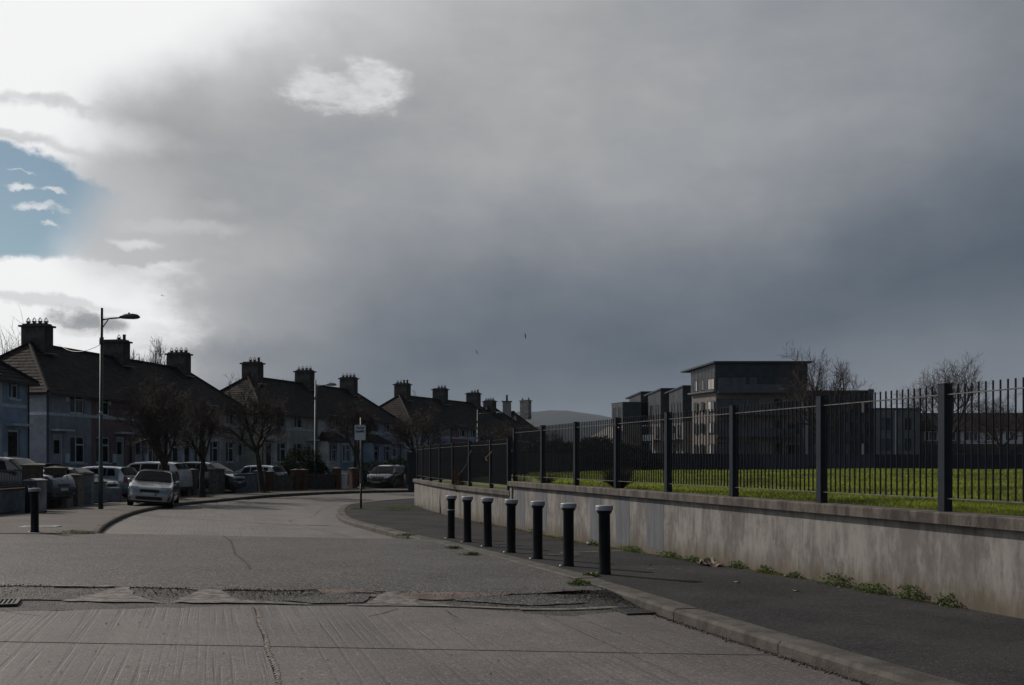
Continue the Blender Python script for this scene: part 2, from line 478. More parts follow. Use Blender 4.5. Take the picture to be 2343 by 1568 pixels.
def mat_wall_render():
    m = bpy.data.materials.new('cement render'); m.use_nodes = True
    t = m.node_tree; t.nodes.clear(); g = NG(t)
    p = g.n('ShaderNodeBsdfPrincipled')
    tc = g.n('ShaderNodeTexCoord').outputs['Object']
    mp = g.n('ShaderNodeMapping'); g.put(mp.inputs[0], tc); mp.inputs['Scale'].default_value = (5, 5, 0.55)
    st = g.noise(mp.outputs[0], 1.3, 7, 0.72)
    mp2 = g.n('ShaderNodeMapping'); g.put(mp2.inputs[0], tc); mp2.inputs['Scale'].default_value = (2.2, 2.2, 1.0)
    bl = g.noise(mp2.outputs[0], 0.9, 6, 0.65)
    fine = g.noise(tc, 90, 3, 0.6)
    mot = g.noise(mp2.outputs[0], 4.2, 7, 0.7)
    c = g.mix(g.smooth(g.m('ADD', g.m('MULTIPLY', bl, 0.6), g.m('MULTIPLY', mot, 0.4)), 0.40, 0.60), (0.150, 0.143, 0.136, 1), (0.285, 0.275, 0.263, 1))
    c = g.mix(g.m('MULTIPLY', g.smooth(st, 0.50, 0.72), 0.65), c, (0.105, 0.097, 0.086, 1))
    c = g.mix(g.m('MULTIPLY', g.smooth(st, 0.42, 0.30), 0.45), c, (0.34, 0.33, 0.315, 1))
    # damp brown staining at the foot, ragged upper edge, follows the fall of the pavement
    sep = g.n('ShaderNodeSeparateXYZ'); g.put(sep.inputs[0], tc)
    foot = g.m('ADD', sep.outputs[2], g.m('MULTIPLY', g.m('SUBTRACT', sep.outputs[1], 11.0), 0.0145))
    h = g.m('ADD', foot, g.m('MULTIPLY', g.m('SUBTRACT', st, 0.5), 1.1))
    c = g.mix(g.m('MULTIPLY', g.smooth(h, 0.42, 0.02), 0.72), c, (0.100, 0.080, 0.052, 1))
    # hairline cracks
    vo = g.n('ShaderNodeTexVoronoi', feature='DISTANCE_TO_EDGE')
    wv = g.n('ShaderNodeVectorMath', operation='ADD'); g.put(wv.inputs[0], tc); g.put(wv.inputs[1], g.noise(tc, 3, 5, 0.7, True))
    g.put(vo.inputs['Vector'], wv.outputs[0]); vo.inputs['Scale'].default_value = 0.7
    crack = g.m('MULTIPLY', g.smooth(vo.outputs['Distance'], 0.010, 0.0), g.smooth(g.noise(tc, 0.8, 2), 0.5, 0.62))
    c = g.mix(g.m('MULTIPLY', crack, 0.8), c, (0.09, 0.07, 0.055, 1))
    g.put(p.inputs['Base Color'], c)
    p.inputs['Roughness'].default_value = 0.9
    p.inputs['Specular IOR Level'].default_value = 0.25
    bp = g.n('ShaderNodeBump'); bp.inputs['Strength'].default_value = 0.5; bp.inputs['Distance'].default_value = 0.01
    g.put(bp.inputs['Height'], g.m('SUBTRACT', g.m('ADD', g.m('MULTIPLY', fine, 0.3), g.m('MULTIPLY', bl, 2.0)), crack))
    g.put(p.inputs['Normal'], bp.outputs[0])
    out = g.n('ShaderNodeOutputMaterial'); g.put(out.inputs[0], p.outputs[0])
    return m


M_ROAD = mat_concrete_road()
M_TABLE = mat_asphalt('table asphalt', (0.052, 0.048, 0.046), (0.080, 0.075, 0.072), speck=0.6, rough=(0.8, 0.42))
M_BROKEN = mat_asphalt('broken asphalt', (0.030, 0.028, 0.027), (0.075, 0.070, 0.066), speck=0.4, bstr=1.0)
M_PAVE = mat_asphalt('pavement asphalt', (0.034, 0.034, 0.037), (0.060, 0.059, 0.060), speck=0.12, rough=(0.95, 0.75), bstr=0.6, moss=True, spec=0.06)
M_PAVE_L = mat_asphalt('left pavement concrete', (0.085, 0.076, 0.069), (0.125, 0.113, 0.103), speck=0.12, rough=(0.9, 0.6), bstr=0.5)
M_KERB = mat('kerb concrete', (0.105, 0.096, 0.086), 0.9, col2=(0.048, 0.043, 0.038), scale=3.5, bump=0.9, bscale=45)
M_GRIT = mat('gutter grit', (0.07, 0.062, 0.05), 0.95, 0.3, 14, 1.0, 60)
M_PATCH = mat('pinkish repair', (0.155, 0.115, 0.100), 0.85, 0.2, 4, 0.6, 60)
M_WHITE = mat('worn road paint', (0.27, 0.25, 0.23), 0.8, col2=(0.050, 0.045, 0.042), scale=11, bump=0.8, bscale=60, stretch=(.7, 1.8, 1))
M_WALL = mat_wall_render()
M_PAINTBAND = mat('blue grey masonry paint', (0.128, 0.140, 0.160), 0.85, 0.12, 3.0, 0.4, 60, stretch=(2, 2, 0.4))
M_COPING = mat('weathered coping', (0.150, 0.130, 0.117), 0.9, col2=(0.045, 0.038, 0.035), scale=2.2, bump=0.9, bscale=30, stretch=(2.5, 2.5, 0.8))
M_FENCE = mat('navy powder coat', (0.026, 0.032, 0.044), 0.5, 0.12, 2, spec=0.15)
M_BARS = mat('navy railing bars', (0.014, 0.016, 0.026), 0.5, 0.12, 2, spec=0.15)
M_RAIL = mat('sunlit pale railing rail', (0.13, 0.13, 0.125), 0.5, 0.25, 5, spec=0.4)  # pale base colour stands in for sun glare on the rails
M_BOLL = mat('black bollard', (0.006, 0.008, 0.013), 0.5, 0.2, 4, 0.2, 60, spec=0.22)
M_BAND = mat('white bollard band', (0.30, 0.33, 0.38), 0.5, 0.12, 8)
M_EARTH = mat('bare earth', (0.07, 0.06, 0.04), 0.95, 0.3, 2, 0.6, 20)
M_GRASSG = mat('grass ground', (0.180, 0.210, 0.034), 0.95, col2=(0.085, 0.110, 0.022), scale=1.6, bump=0.8, bscale=12, trans=0.25)
M_BLADE = mat('grass blade', (0.290, 0.340, 0.045), 0.6, col2=(0.085, 0.110, 0.022), scale=.55, trans=0.55)
M_WEED = mat('weed leaf', (0.10, 0.155, 0.030), 0.6, col2=(0.045, 0.075, 0.018), scale=6, trans=0.45)
M_WEEDY = mat('yellow moss', (0.16, 0.15, 0.03), 0.9, 0.3, 9, trans=0.3)
M_BUSH = mat('dark evergreen leaf', (0.018, 0.030, 0.012), 0.8, 0.3, 3, trans=0.2, spec=0.08)
M_DRY = mat('dry stalk', (0.11, 0.065, 0.035), 0.85, 0.25, 8, trans=0.2)
M_BARK = mat('dark bark', (0.050, 0.038, 0.032), 0.9, 0.25, 6, 0.8, 20)
M_TWIG = mat('reddish twigs', (0.058, 0.042, 0.037), 0.8, 0.3, 2)
M_TWIGP = mat('pale twigs', (0.135, 0.100, 0.085), 0.8, 0.3, 2)
M_TILE = mat('roof tile', (0.042, 0.033, 0.032), 0.85, col2=(0.018, 0.016, 0.018), scale=1.6, bump=0.6, bscale=25, spec=0.15)
M_BRICKY = mat('brown brick', (0.135, 0.070, 0.050), 0.9, 0.3, 9, 0.7, 40)
M_STACK = mat('rendered stack', (0.062, 0.060, 0.060), 0.9, 0.22, 3, 0.8, 35)
M_POT = mat('clay pot', (0.18, 0.065, 0.040), 0.8, 0.2, 8)
M_STEEL = mat('galvanised steel', (0.34, 0.37, 0.40), 0.45, 0.15, 5, metal=0.7)
M_LAMPG = mat('grey green lamp paint', (0.035, 0.055, 0.058), 0.45, 0.15, 3)
M_LAMPP = mat('pale lamp paint', (0.17, 0.215, 0.24), 0.5, 0.15, 3)
M_PVC = mat('white plastic', (0.68, 0.73, 0.80), 0.4, 0.05, 3)
M_PIPE = mat('dark downpipe', (0.03, 0.032, 0.035), 0.5, 0.1, 3)
M_GLASS = mat('window glass', (0.014, 0.017, 0.021), 0.05, 0.2, 0.6, spec=0.8)
M_NET = mat('net curtain behind glass', (0.075, 0.090, 0.108), 0.16, 0.12, .8, spec=0.5)
M_CGLASS = mat('tinted car glass', (0.006, 0.008, 0.010), 0.08, 0.2, 0.6, spec=0.08)
M_DOORW = mat('pale door', (0.42, 0.45, 0.48), 0.45, 0.08, 3)
M_DOORD = mat('dark door', (0.030, 0.020, 0.018), 0.45, 0.1, 3)
M_BLACK = mat('black plastic', (0.008, 0.008, 0.010), 0.5, 0.1, 3)
M_RUBBER = mat('tyre rubber', (0.010, 0.010, 0.011), 0.8, 0.1, 9)
M_RIM = mat('alloy rim', (0.30, 0.31, 0.32), 0.35, 0.1, 6, metal=0.6)
M_LENS = mat('headlight lens', (0.30, 0.36, 0.42), 0.08, 0.3, 14, spec=1.0)
M_RED = mat('tail light', (0.22, 0.010, 0.010), 0.15, 0.2, 8, spec=0.8)
M_PLATE = mat('number plate', (0.50, 0.52, 0.54), 0.5, 0.05, 4)
M_EUBLUE = mat('plate blue strip', (0.01, 0.03, 0.16), 0.5, 0.05, 4)
M_IRON = mat('cast iron', (0.05, 0.048, 0.046), 0.5, 0.2, 12, 0.6, 60, metal=0.5)
M_SIGN = mat('sign face', (0.42, 0.50, 0.58), 0.45, 0.06, 4)
M_TEXT = mat('sign lettering', (0.006, 0.006, 0.008), 0.6, 0.05, 4)

# ------------------------------------------------------------------ lie of the land
PR = [(-60, .16), (5, .10), (8, .09), (10.9, .056), (15, .024), (24.2, -.195), (29, -.23), (35, -.33), (42, -.42), (50, -.5), (75, -.48), (120, -.5), (400, -.6)]
PX, PZ = [a for a, b in PR], [b for a, b in PR]


def surf(x, y):
    """height of the pavements"""
    return float(np.interp(y, PX, PZ)) - .018 * min(max(x, -14), 2)


def ss(a, b, v):
    t = min(1, max(0, (v - a) / (b - a))); return t * t * (3 - 2 * t)


def road_z(x, y):
    """the carriageway, a kerb height lower, with the raised junction table"""
    return surf(x, y) - .12 + .105 * ss(12.0, 13.3, y) * (1 - ss(23.9, 24.7, y))


def resample(pts, step):
    out = [Vector(pts[0])]
    for a, b in zip(pts, pts[1:]):
        a, b = Vector(a), Vector(b)
        n = max(1, int(round((b - a).length / step)))
        for i in range(1, n + 1):
            out.append(a.lerp(b, i / n))
    return out


def smoothpoly(pts, it=2):
    p = [Vector(q) for q in pts]
    for _ in range(it):
        q = [p[0]]
        for a, b in zip(p, p[1:]):
            q += [a.lerp(b, .25), a.lerp(b, .75)]
        q.append(p[-1]); p = q
    return p


def ribbon(name, A, B, zf, mt, n=8, parent=None, cnt=60, kind='structure'):
    """surface between two edge lines, draped on a height function"""
    def even(P, c):
        d = [0]
        for a, b in zip(P, P[1:]): d.append(d[-1] + (Vector(b) - Vector(a)).length)
        s_ = np.linspace(0, d[-1], c)
        return np.interp(s_, d, [p[0] for p in P]), np.interp(s_, d, [p[1] for p in P])
    ax, ay = even(A, cnt); bx, by = even(B, cnt)
    V = []; F = []
    for i in range(cnt):
        for j in range(n + 1):
            f = j / n
            x, y = ax[i] * (1 - f) + bx[i] * f, ay[i] * (1 - f) + by[i] * f
            V.append((x, y, zf(x, y)))
    for i in range(cnt - 1):
        for j in range(n):
            a = i * (n + 1) + j
            F.append((a, a + 1, a + n + 2, a + n + 1))
    mb = MB(); mb.add(V, F)
    o = mb.build(name, mt, parent, smooth=True)
    if kind: o['kind'] = kind
    return o


T_KERB, T_WALL = 5.03, 8.30


def tx(t, y):
    return t - .287 * y


# edge lines (x, y)
KR_STR = [(tx(T_KERB, 3), 3), (tx(T_KERB, 8), 8), (tx(T_KERB, 13.5), 13.5), (tx(T_KERB, 20), 20), (-2.2, 24.3)]
KR = [(tx(T_KERB, 3), 3), (tx(T_KERB, 13.5), 13.5)] + [tuple(p) for p in smoothpoly([(tx(T_KERB, 14), 14), (-.95, 20.9), (-2.25, 24.3), (-3.71, 28), (-5.03, 31.7), (-5.92, 35.5), (-6.8, 40.6), (-7.4, 45.5), (-7.3, 49), (-6.3, 53.5), (-4.6, 57), (-1.8, 60.2), (2.5, 63.5), (10, 67.5), (25, 73), (60, 83)], 2)]
KL = [tuple(p) for p in smoothpoly([(-46, 22.8), (-11.0, 22.9), (-9.35, 23.4), (-9.5, 24.2), (-10.12, 25.8), (-11.4, 30.1), (-13.0, 36), (-13.8, 41), (-14.15, 45), (-14.0, 50), (-13.3, 56.7), (-12, 60.8), (-10.7, 64), (-9.2, 66.6), (-6.5, 69.8), (-2, 73), (6, 77.5), (22, 83.5), (58, 95)], 2)]
BOUND = [(-46, 30.5), (-24, 30.5), (-16.2, 30.6), (-15.6, 32.2), (-16.6, 37.3), (-17.6, 44), (-17.5, 51), (-17.1, 56.8), (-15.5, 61.6), (-13.1, 66.5), (-11.2, 70), (-7, 74), (-1, 78), (8, 82), (24, 88), (60, 100)]
WALL_UP = [(tx(T_WALL, 4), 4), (tx(T_WALL, 29.0), 29.0)]
LOWF = [(.04, 29.1), (-.62, 31.5), (-1.36, 34.0), (-2.05, 36.7), (-2.7, 39.6), (-3.27, 42.3), (-3.8, 45.0), (-4.22, 47.0)]   # line of the lower railing posts
# ------------------------------------------------------------------ ground, roads, pavements
def grid_sheet(name, xs, ys, zf, mt, kind='structure', parent=None):
    V = [(x, y, zf(x, y)) for y in ys for x in xs]
    n = len(xs)
    F = [(j * n + i, j * n + i + 1, (j + 1) * n + i + 1, (j + 1) * n + i) for j in range(len(ys) - 1) for i in range(n - 1)]
    mb = MB(); mb.add(V, F)
    o = mb.build(name, mt, parent, smooth=True); o['kind'] = kind
    return o


gx = [-6000, -2000, -600, -200, -100] + list(range(-70, 71, 5)) + [100, 200, 600, 2000, 6000]
gy = [-3000, -600, -100] + list(range(-30, 131, 5)) + [200, 500, 1500, 6000, 9000]
grid_sheet('ground', gx, gy, lambda x, y: surf(x, y) - .42, M_EARTH)

# carriageway bed under everything, visible in the joints and beyond the last slab
bed = ribbon('road_bed', [(-70, -8), (-70, 10), (-70, 24)], [(tx(T_KERB, -8) - .0, -8), (tx(T_KERB, 10), 10), (tx(T_KERB, 24), 24)], lambda x, y: road_z(x, y) - .035, M_GRIT, 40, None, 90)
ribbon('far_road', KL[6:], [p for p in KR if p[1] > 23.5], lambda x, y: road_z(x, y) - .030, M_ROAD, 14, None, 130)

# near concrete slabs
road = struct('road')


def edge_y(x):
    """ragged line where the concrete stops and the broken asphalt begins"""
    base = np.interp(x, [-40, -5.5, -5.0, -2.9, -1.9, -.9, -.1, .37, .8, 1.3, 3], [11.2, 11.2, 11.35, 12.0, 12.05, 12.1, 11.95, 11.5, 11.75, 12.1, 12.2])
    return float(base) + .035 * math.sin(x * 9) + .03 * math.sin(x * 23 + 1)


def slab(t0, t1, y0, y1, zf, parent=road, gap=.008, name='slab', y1f=None, mt=M_ROAD, n=None):
    nx = n or max(2, int((t1 - t0) / .25)); ny = max(2, int((y1 - y0) / .35))
    V = []
    for j in range(ny + 1):
        f = j / ny
        for i in range(nx + 1):
            t = t0 + gap + (t1 - t0 - 2 * gap) * i / nx
            y = y0 + gap + (y1 - y0 - 2 * gap) * f
            if y1f:
                y = y0 + gap + (y1f(tx(t, y1)) - y0) * f
            x = tx(t, y)
            z = zf(x, y)
            V.append((x, y, z))
    w = nx + 1
    F = [(j * w + i, j * w + i + 1, (j + 1) * w + i + 1, (j + 1) * w + i) for j in range(ny) for i in range(nx)]
    mb = MB(); mb.add(V, F)
    rim = [i for i in range(w)] + [j * w + nx for j in range(1, ny + 1)] + [ny * w + i for i in range(nx - 1, -1, -1)] + [j * w for j in range(ny - 1, 0, -1)]
    o = len(mb.v)
    mb.v += [(V[i][0], V[i][1], V[i][2] - .05) for i in rim]
    k = len(rim)
    mb.f += [(rim[i], o + i, o + (i + 1) % k, rim[(i + 1) % k]) for i in range(k)]
    return mb.build(name, mt, parent)


TS = [-26, -22.2, -18.4, -14.6, -10.8, -7.0, -3.25, .49, 3.70, T_KERB - .01]
for a, b in zip(TS, TS[1:]):
    for y0, y1 in ((-6.5, -2.0), (-2.0, 4.8), (4.8, 9.29)):
        slab(a, b, y0, y1, road_z, gap=.008 if b < 3.8 else .004)
    slab(a, b, 9.31, 12, road_z, y1f=edge_y)
# raised seam of old sealant down the long joint, and a low lip by the gutter channel
rj = MB()
for i in range(60):
    y = 7.0 + i * (4.9 / 60) * 1.0
    y2 = y + .075
    w = .016 + .012 * rng.random()
    x = tx(.49 + .012 * math.sin(y * 4), y)
    z = road_z(x, y) + .004
    rj.add([(x - w, y, z), (x + w, y, z), (x + w * .9, y2 + .01, z + .002), (x - w * .9, y2 + .01, z + .002), (x, y, z + .006), (x - .002, y2, z + .006)],
           [(0, 1, 4), (1, 2, 5, 4), (2, 3, 5), (3, 0, 4, 5)])
M_SEAL = mat('crumbling joint', (0.26, 0.23, 0.21), 0.9, 0.3, 20, 1.0, 60)
rj.build('joint_seam', M_SEAL, road, kind='stuff')

# asphalt of the junction table
XT = np.concatenate([np.linspace(-60, -14, 24), np.linspace(-13, 6, 60)])


def tab_edge(y):
    return float(np.interp(y, [p[1] for p in KR], [p[0] for p in KR]))


def table_sheet(name, y0, y1, ny, mt, dz, x0=-60, rough=0.0):
    V = []; F = []
    nx = 110
    for j in range(ny + 1):
        f = j / ny
        for i in range(nx + 1):
            g_ = (i / nx) ** .55
            ya = y0 if not callable(y0) else y0(0)
            yy = ya + (y1 - ya) * f
            xr = tab_edge(yy) - .01
            x = x0 + (xr - x0) * g_
            if callable(y0):
                yy = y0(x) + (y1 - y0(x)) * f
                xr = tab_edge(yy) - .01
                x = x0 + (xr - x0) * g_
            V.append((x, yy, road_z(x, yy) + dz + (rng.random() - .5) * rough * .35))
    w = nx + 1
    F = [(j * w + i, j * w + i + 1, (j + 1) * w + i + 1, (j + 1) * w + i) for j in range(ny) for i in range(nx)]
    mb = MB(); mb.add(V, F)
    o = mb.build(name, mt, None, smooth=True); o['kind'] = 'structure'
    return o


table_sheet('broken_road_edge', lambda x: edge_y(x) + .005, 12.93, 10, M_BROKEN, -.004, rough=.016)
table_sheet('junction_table', lambda x: 12.85 + .05 * math.sin(x * 2.2) + .04 * math.sin(x * 7.1) + (.28 * ss(.2, .9, x)), 24.15, 40, M_TABLE, .004)

# concrete beyond the table, in slabs either side of a long centre joint
far = struct('far_slabs')
YF = [24.22, 28.6, 33.2, 38.0, 43.0, 48.0, 53.0]


def kx(P, y):
    P = [p for p in P if True]
    return float(np.interp(y, [p[1] for p in P], [p[0] for p in P]))


KLs = [p for p in KL if p[1] > 23.3]
for a, b in zip(YF, YF[1:]):
    for q in range(3):
        V = []; ny, nx = 8, 8
        for j in range(ny + 1):
            y = a + .012 + (b - a - .024) * j / ny
            xl, xr, xc = kx(KLs, y) + .01, kx(KR, y) - .01, tx(.27, y) if y < 33 else tx(.27, y) - .0
            ch = 1.15 + .5 * ss(26, 31, y) - .9 * ss(33, 38, y)
            seg = [(xl, xc - .012), (xc + .012, xr - ch - .01), (xr - ch + .01, xr)][q]
            for i in range(nx + 1):
                x = seg[0] + (seg[1] - seg[0]) * i / nx
                V.append((x, y, road_z(x, y)))
        w = nx + 1
        F = [(j * w + i, j * w + i + 1, (j + 1) * w + i + 1, (j + 1) * w + i) for j in range(ny) for i in range(nx)]
        mb = MB(); mb.add(V, F); mb.build('slab', M_ROAD, far, smooth=True)

# pavements
KRi = []      # back edge of the right kerb
for i, p in enumerate(KR):
    a = Vector(KR[max(0, i - 1)]); b = Vector(KR[min(len(KR) - 1, i + 1)])
    d = (b - a).normalized(); nrm = Vector((d.y, -d.x))
    KRi.append(tuple(Vector(p) + nrm * .27))
WALL_LINE = [(tx(T_WALL + .05, 3), 3), (tx(T_WALL + .05, 29.05), 29.05)] + [(x - .12, y) for x, y in LOWF[1:]] + [(-4.3, 47.6), (-3.6, 50.2), (-1.6, 53.2), (2, 56.5), (10, 61.5), (26, 67), (62, 77)]
ribbon('right_pavement', KRi, WALL_LINE, lambda x, y: surf(x, y), M_PAVE, 12, None, 140)
KLi = []
for i, p in enumerate(KL):
    a = Vector(KL[max(0, i - 1)]); b = Vector(KL[min(len(KL) - 1, i + 1)])
    d = (b - a).normalized(); nrm = Vector((-d.y, d.x))
    KLi.append(tuple(Vector(p) + nrm * .15))
ribbon('left_pavement', KLi, BOUND, lambda x, y: surf(x, y), M_PAVE_L, 10, None, 150)
BP = [Vector(p) for p in resample(BOUND, 1.5)]


def garden_d(x, y):
    return min((Vector((x, y)) - p).length for p in BP)


ribbon('front_gardens', BOUND, [(-60, 36), (-40, 52), (-36, 70), (-30, 85), (-22, 100), (-8, 115), (10, 125), (60, 140)], lambda x, y: surf(x, y) + .05 + .8 * ss(4.8, 6.6, garden_d(x, y)), M_PAVE_L, 24, None, 110)


def kerb_run(parent, P, w, step, side, zoff, h=.22):
    pts = resample(P, step)
    for a, b in zip(pts, pts[1:]):
        d = (b - a); L = d.length
        if L < .05: continue
        d = d / L; nrm = Vector((d.y, -d.x)) * side
        a2, b2 = a + d * .006, b - d * .006
        wob = (rng.random() - .5) * .012
        V = []
        for p in (a2, b2):
            z = surf(p.x, p.y) + zoff + wob
            fr = p - nrm * .004 * rng.random()
            c = .022 + .014 * rng.random()
            V += [(fr.x, fr.y, z - h), (fr.x, fr.y, z - c), (fr.x + nrm.x * c, fr.y + nrm.y * c, z), (p.x + nrm.x * w, p.y + nrm.y * w, z), (p.x + nrm.x * w, p.y + nrm.y * w, z - h)]
        MB().add(V, [(0, 1, 2, 3, 4), (9, 8, 7, 6, 5), (0, 5, 6, 1), (1, 6, 7, 2), (2, 7, 8, 3), (3, 8, 9, 4)]).build('kerb_stone', M_KERB, parent)


kerb = struct('right_kerb')
kerb_run(kerb, [p for p in KR if p[1] < 64], .29, 2.4, 1, .004)
kerbl = struct('left_kerb')
kerb_run(kerbl, [p for p in KL if p[0] > -22 and p[1] < 84], .15, 1.8, -1, .006)

# grit and crumbs that have gathered in the right gutter and in the broken strip
def crumbs(name, pts, s0, s1, mt, seed=1):
    r = np.random.RandomState(seed)
    V = []; F = []
    for (x, y, z) in pts:
        s = s0 + (s1 - s0) * r.rand() ** 2
        o = len(V)
        q = r.randn(4, 3) * s * .5
        base = np.array([[1, 0, 0], [-.5, .87, 0], [-.5, -.87, 0], [0, 0, .8]]) * s
        for k in range(4): V.append(np.array([x, y, z]) + base[k] + q[k] * .3)
        F += [(o, o + 1, o + 3), (o + 1, o + 2, o + 3), (o + 2, o, o + 3), (o, o + 2, o + 1)]
    o = np_mesh(name, V, F, mt); o['kind'] = 'stuff'
    return o


pts = []
for i in range(2600):
    y = 6.5 + 8.2 * rng.random()
    dt = abs(rng.gauss(0, .035)) + .005
    x = tx(T_KERB - dt, y)
    pts.append((x, y, road_z(x, y) + .002))
for i in range(2600):
    x = -6.5 + 8.2 * rng.random() ** .8
    y = 12.9 - abs(rng.gauss(0, .28))
    if y < edge_y(x): continue
    pts.append((x, y, road_z(x, y) + .004))
for i in range(900):
    a = abs(rng.gauss(0, .35)); y = 13.2 - a; x = tx(T_KERB - .02 - abs(rng.gauss(0, .22)), y)
    pts.append((x, y, road_z(x, y) + .005))
crumbs('loose_gravel', pts, .004, .016, M_BROKEN)
pts = [(tx(T_KERB + .3 + (T_WALL - T_KERB - .3) * rng.random() ** .5, y), y, 0) for y in [7 + 14 * rng.random() for _ in range(500)]]
pts = [(x, y, surf(x, y) + .002) for x, y, _ in pts]
crumbs('pavement_crumbs', pts, .003, .012, M_KERB, 3)


# worn white ramp triangles, repairs and other marks painted or laid on the surface
def decal(name, poly, zf, mt, label, cat, dz=.006, jitter=.03, sub=14, group=None, holes=0.0):
    P = []
    n = len(poly)
    for i in range(n):
        a, b = Vector(poly[i]), Vector(poly[(i + 1) % n])
        m_ = max(1, int((b - a).length / .12))
        for k in range(m_):
            q = a.lerp(b, k / m_)
            P.append(q + Vector(((rng.random() - .5) * jitter, (rng.random() - .5) * jitter)))
    c = sum(P, Vector((0, 0))) / len(P)
    mb = MB()
    rings = 4
    V = [(c.x, c.y, zf(c.x, c.y) + dz)]
    for r_ in range(1, rings + 1):
        for q in P:
            w = c.lerp(q, r_ / rings); V.append((w.x, w.y, zf(w.x, w.y) + dz))
    k = len(P); F = [(0, 1 + i, 1 + (i + 1) % k) for i in range(k)]
    for r_ in range(rings - 1):
        o = 1 + r_ * k
        F += [(o + i, o + k + i, o + k + (i + 1) % k, o + (i + 1) % k) for i in range(k) if rng.random() > holes]
    mb.add(V, F)
    o = mb.build(name, mt, None)
    return tag(o, label, cat, group) if label else o


def mark(name, poly, label, mt=M_WHITE, **kw):
    o = decal(name, poly, road_z, mt, None, None, **kw)
    o['kind'] = 'structure'
    return o


mark('ramp_triangle', [(-5.15, 12.04), (-4.97, 12.45), (-4.85, 12.82), (-4.68, 12.84), (-4.5, 12.5), (-4.2, 12.2), (-3.98, 12.06)], '', dz=.012, jitter=.055)
mark('ramp_triangle', [(-3.92, 12.08), (-3.85, 12.5), (-3.78, 12.84), (-3.58, 12.84), (-3.4, 12.5), (-3.1, 12.25), (-2.3, 12.14)], '', dz=.012, jitter=.055)
mark('ramp_triangle', [(-1.72, 12.22), (-1.6, 12.55), (-1.55, 12.88), (-1.40, 12.88), (-1.25, 12.6), (-1.05, 12.4), (-.75, 12.26)], '', dz=.012, jitter=.055)
mark('worn_line', [(-1.9, 12.16), (-.9, 12.24), (.3, 12.1), (.3, 12.03), (-.9, 12.16), (-1.9, 12.09)], '', jitter=.02, dz=.012)
mark('worn_line', [(-5.6, 12.9), (-4.9, 12.92), (-4.9, 12.84), (-5.6, 12.82)], '', jitter=.02, dz=.013)
mark('worn_line', [(.1, 12.05), (.75, 12.16), (1.25, 12.32), (1.25, 12.26), (.75, 12.08), (.1, 11.98)], '', jitter=.02, dz=.013)
mark('pink_patch', [(-1.9, 12.62), (-1.2, 12.9), (.0, 12.9), (-.2, 12.66), (-.9, 12.5)], '', mt=M_PATCH, dz=.007)
mark('pink_patch', [(-2.4, 12.92), (-1.9, 12.95), (-1.6, 12.8), (-2.3, 12.72)], '', mt=M_PATCH, dz=.009)
mark('dark_patch', [(-2.7, 12.35), (-2.2, 12.75), (-1.7, 12.72), (-1.75, 12.3), (-2.3, 12.2)], '', mt=M_TABLE, dz=.008)
mark('dark_patch', [(-.7, 12.5), (-.4, 12.75), (.4, 12.8), (.9, 12.5), (.2, 12.3)], '', mt=M_TABLE, dz=.008)
mark('dark_patch', [(-5.9, 12.1), (-5.9, 12.7), (-4.9, 12.7), (-4.6, 12.35), (-5.1, 12.1)], '', mt=M_BROKEN, dz=.010)
for (x, y) in ((-11.1, 62.0), (-9.65, 62.0), (-6.9, 60.6)):
    mark('ramp_triangle', [(x - .45, y - .6), (x + .45, y - .6), (x + .1, y + 1.2), (x - .1, y + 1.2)], '', dz=-.024, jitter=.01)
# scraped white marks on the pavement by the bollards
for pl in ([(.9, 19.9), (2.3, 20.9), (2.3, 20.75), (.9, 19.75)], [(.55, 19.2), (1.25, 19.55), (1.25, 19.42), (.55, 19.1)], [(2.0, 16.2), (2.7, 16.3), (2.7, 16.25), (2.0, 16.14)]):
    o = decal('worn_line', pl, surf, M_WHITE, None, None, dz=.005, holes=.3); o['kind'] = 'structure'

# cracks in the concrete: thin recessed dark lines
for pth in ([(-1.55, 11.3), (-1.42, 11.55), (-1.3, 11.95)], [(-.75, 11.9), (-.68, 11.6), (-.58, 11.3)], [(-5.45, 11.2), (-4.9, 10.9), (-4.4, 10.95)]):
    mb = MB(); P = resample(pth, .06)
    for a, b in zip(P, P[1:]):
        w = .006 + .006 * rng.random(); j = (rng.random() - .5) * .02
        mb.quad((a.x - w, a.y, road_z(*a) + .003), (a.x + w, a.y, road_z(*a) + .003), (b.x + w + j, b.y, road_z(*b) + .003), (b.x - w + j, b.y, road_z(*b) + .003))
    o = mb.build('road_crack', M_GRIT, None); o['kind'] = 'structure'

mb = MB()
P = resample([(-6.62, 24.0), (-5.9, 22.0), (-4.75, 18.0), (-4.0, 15.9), (-3.72, 14.9)], .09)
for a, b in zip(P, P[1:]):
    w = .010 + .018 * rng.random(); j = (rng.random() - .5) * .03
    mb.quad((a.x - w, a.y, road_z(*a) + .009), (a.x + w, a.y, road_z(*a) + .009), (b.x + w + j, b.y, road_z(*b) + .009), (b.x - w + j, b.y, road_z(*b) + .009))
o = mb.build('road_crack', M_GRIT, None); o['kind'] = 'structure'
mb = MB()
for i in range(120):
    y = 24.3 + i * .14
    x = tx(.27, y); w = .022 + .01 * rng.random()
    mb.quad((x - w, y, road_z(x, y) + .007), (x + w, y, road_z(x, y) + .007), (tx(.27, y + .14) + w, y + .14, road_z(x, y + .14) + .007), (tx(.27, y + .14) - w, y + .14, road_z(x, y + .14) + .007))
mb.build('joint_seam', M_SEAL, far, kind='stuff')
# odd pale stones, scraps of paint and bits of grit scattered over the carriageway
pts = []
for i in range(700):
    y = 7.2 + 16 * rng.random() ** 1.2; x = (-.55 + 1.0 * rng.random()) * y
    if x > tx(T_KERB, y) - .05: continue
    pts.append((x, y, road_z(x, y) + .006))
crumbs('scattered_grit', pts, .004, .011, M_WHITE, 8)

